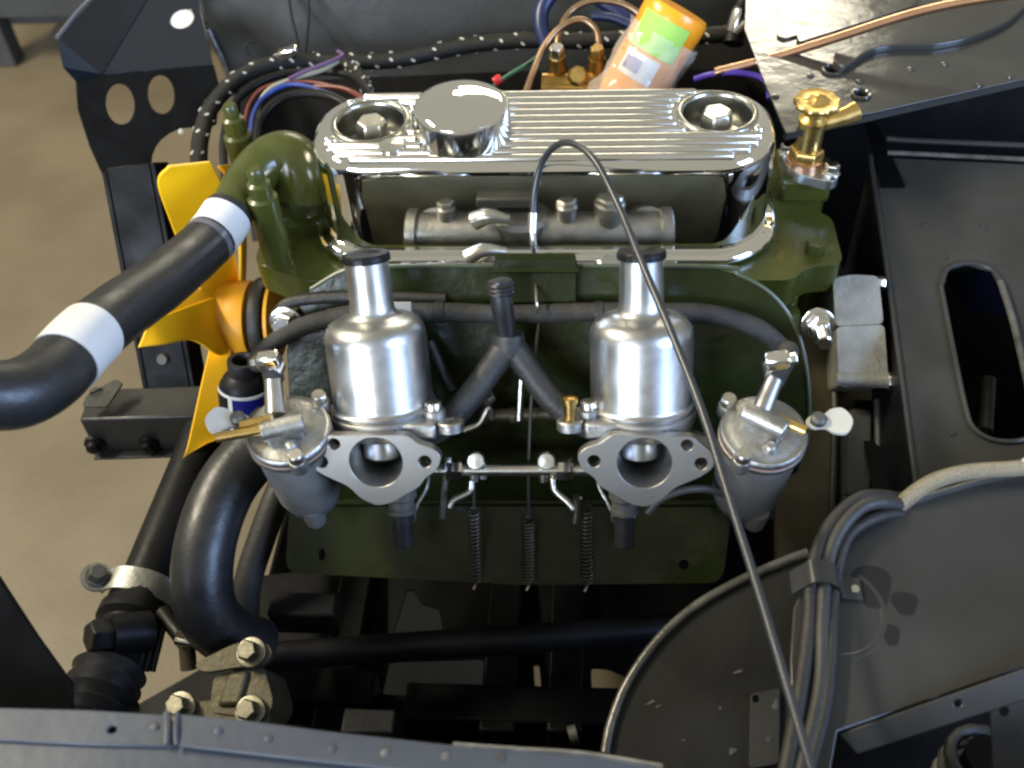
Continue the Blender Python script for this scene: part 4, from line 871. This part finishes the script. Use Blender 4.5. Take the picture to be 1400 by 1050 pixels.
WI = [('cream', 'cream wire looping under the loom beside the green stud', wire_white, ((352, 190, 1.05), (352, 150, 1.07), (368, 122, 1.08), (400, 108, 1.09), (440, 96, 1.1), (462, 84, 1.11)), .0035),
      ('blue', 'blue wire looping under the loom beside the green stud', wire_blue, ((342, 190, 1.04), (346, 158, 1.06), (362, 132, 1.075), (400, 115, 1.08), (450, 128, 1.07), (475, 140, 1.05)), .0035),
      ('purple', 'purple wire lying over the loom crossing', wire_purple, ((395, 108, 1.085), (420, 96, 1.09), (450, 85, 1.1), (468, 76, 1.11), (462, 70, 1.12)), .0032),
      ('red', 'red brown wire tucked beside the blue wire loop', wire_red, ((334, 170, 1.06), (342, 140, 1.075), (365, 118, 1.085), (420, 112, 1.085), (470, 122, 1.07), (495, 135, 1.05)), .0028),
      ('green', 'dark green wire passing behind the oil filler cap', wire_green, ((660, 130, 1.02), (690, 106, 1.05), (720, 88, 1.08), (745, 70, 1.1)), .003),
      ('brown', 'brown wire bundle curving towards the rocker cover', wire_red, ((430, 118, 1.08), (465, 120, 1.07), (490, 130, 1.06), (515, 148, 1.03)), .0035),
      ('black', 'black cable ring encircling the dark gap under the loom', satinblack, ((350, 205, 1.03), (356, 165, 1.05), (385, 135, 1.06), (430, 128, 1.06), (470, 142, 1.05), (480, 172, 1.03)), .007),
      ('black', 'outer black cable arching from the loom to the water outlet', satinblack, ((308, 250, 1.03), (306, 190, 1.06), (322, 140, 1.09), (365, 108, 1.11), (420, 98, 1.12), (480, 104, 1.1), (510, 135, 1.05)), .006),
      ('grey', 'thin looped earth wire against the far wing sheet', satinblack, ((340, 75, 1.18), (336, 62, 1.18), (350, 57, 1.18), (375, 66, 1.18), (395, 76, 1.175)), .0016),
      ('grey', 'thin black wire hanging straight down the far wing sheet', satinblack, ((393, -20, 1.21), (398, 20, 1.2), (405, 50, 1.19), (410, 78, 1.175)), .0026),
      ('grey', 'thinner black wire next to the hanging wire on the wing sheet', satinblack, ((421, -20, 1.21), (422, 20, 1.2), (420, 50, 1.19), (417, 80, 1.175)), .0022)]
for nm, lb, mt, pts, r in WI:
    wo = tag(MB().tube(TT(*pts), r*.68, 10).build('wire', mt), lb, 'wire')
    if nm == 'green': greenwire = wo
tag(MB().box(T(394, 72, 1.155), (.012, .006, .005), ((XA+ZA*.3).normalized(), YA, (ZA-XA*.3).normalized())).build('wire_terminal', polished, bevel=.002), 'small silver terminal on the braided loom', 'terminal')
MB().lathe([(.0045, 0), (.0045, .006), (.003, .008)], T(676, 112, 1.03), (1, .3, .6), 12).build('end_cap', mat('red_cap', (.5, .02, .02), .4), greenwire)
# dark well behind the engine
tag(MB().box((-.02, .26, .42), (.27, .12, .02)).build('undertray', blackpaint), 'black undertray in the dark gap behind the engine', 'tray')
# brass union
un = thing('pipe_union', 'brass three way brake pipe union behind the rocker cover', 'pipe fitting', T(790, 112, 1.08))
q0, q1 = T(762, 100, 1.085), T(816, 102, 1.08)
for q in (q0, q1):
    MB().lathe([(.0098, -.022), (.0098, .008), (.0085, .010), (.0085, .020)], q, (0, -.1, 1), 24).build('threaded_post', olbrass, un)
    MB().hexbolt(q+V((0, -.002, .018)), (0, -.1, 1), .0082, .014).build('pipe_nut', polished if q is q0 else olbrass, un, bevel=.0008)
MB().tube([T(742, 118, 1.085), T(838, 118, 1.075)], .0135, 20, smooth=False).build('body', olbrass, un)
MB().lathe([(.009, 0), (.011, .004), (.008, .010), (0, .011)], T(790, 106, 1.06), (0, -.7, .7), 8).build('centre_bolt', brass, un)
for lb, pts in (('dull copper pipe loop rising from the far post of the brass union', ((762, 72, 1.085), (764, 48, 1.09), (778, 18, 1.1), (806, 2, 1.1), (842, 3, 1.1), (870, 16, 1.1), (884, 34, 1.1))),
                ('dull copper pipe hoop arching over the brass union', ((718, 128, 1.06), (730, 96, 1.07), (745, 62, 1.075), (768, 36, 1.075), (795, 27, 1.075), (814, 40, 1.075), (819, 62, 1.075), (818, 84, 1.08)))):
    tag(MB().tube(TT(*pts), .0034, 12).build('brake_pipe', oldcopper), lb, 'pipe')
for lb, pts, r in (('dark blue hose loop standing at the back beside the copper hoop', ((748, 62, 1.15), (740, 38, 1.15), (742, 12, 1.15), (758, -12, 1.15), (780, -25, 1.15)), .0085),
                   ('dull blue hose running behind the orange bottle', ((800, -12, 1.17), (828, 6, 1.165), (858, 26, 1.16), (890, 48, 1.16)), .0072),
                   ('thin blue hose lying level behind the copper hoop', ((810, 22, 1.16), (835, 24, 1.155), (862, 34, 1.15)), .005)):
    tag(MB().tube(TT(*pts), r, 14).build('blue_hose', bluehose), lb, 'hose')
# bottle in its bag
bt = thing('bottle', 'orange plastic bottle with a green tape patch in a clear bag', 'bottle', T(868, 125, 1.02))
bA, bB = T(856, 140, 1.045), T(922, 22, 1.005); ba = (bB-bA); bl_ = ba.length; ba.normalize()
MB().lathe([(.020, -.02), (.030, .0), (.0315, .01), (.0315, bl_-.012), (.0322, bl_-.011), (.0322, bl_+.004), (.0300, bl_+.008), (.024, bl_+.0085), (.0, bl_+.007)], bA, ba, 40, cap1=False).build('body', orangepl, bt)
fb = (CAM-bA)
patch(bA, ba, .0326, -52, 38, bl_*.60, bl_*.97, 'tape_patch', greentape, bt, fb)
patch(bA, ba, .0322, -45, 20, bl_*.30, bl_*.56, 'paper_label', white, bt, fb)
patch(bA, ba, .0330, -38, -8, bl_*.36, bl_*.50, 'label_print', mat('label_print_violet', (.20, .18, .30), .5), bt, fb)
m = MB(); R = []
e1b = ba.orthogonal().normalized(); e2b = ba.cross(e1b)
for i in range(12):
    h = -.03+i/11*(bl_*.92+.02); rr = .0345+.012*max(0, (1-i/5))**1.5
    R.append([bA+ba*h+(e1b*math.cos(t)+e2b*math.sin(t))*(rr*(1+.07*math.sin(5*t+i*1.3)+.05*random.uniform(-1, 1))) for t in [2*math.pi*k/36 for k in range(36)]])
m.rings(R, True, False, False); m.build('clear_bag', bagm, bt, ang=25)
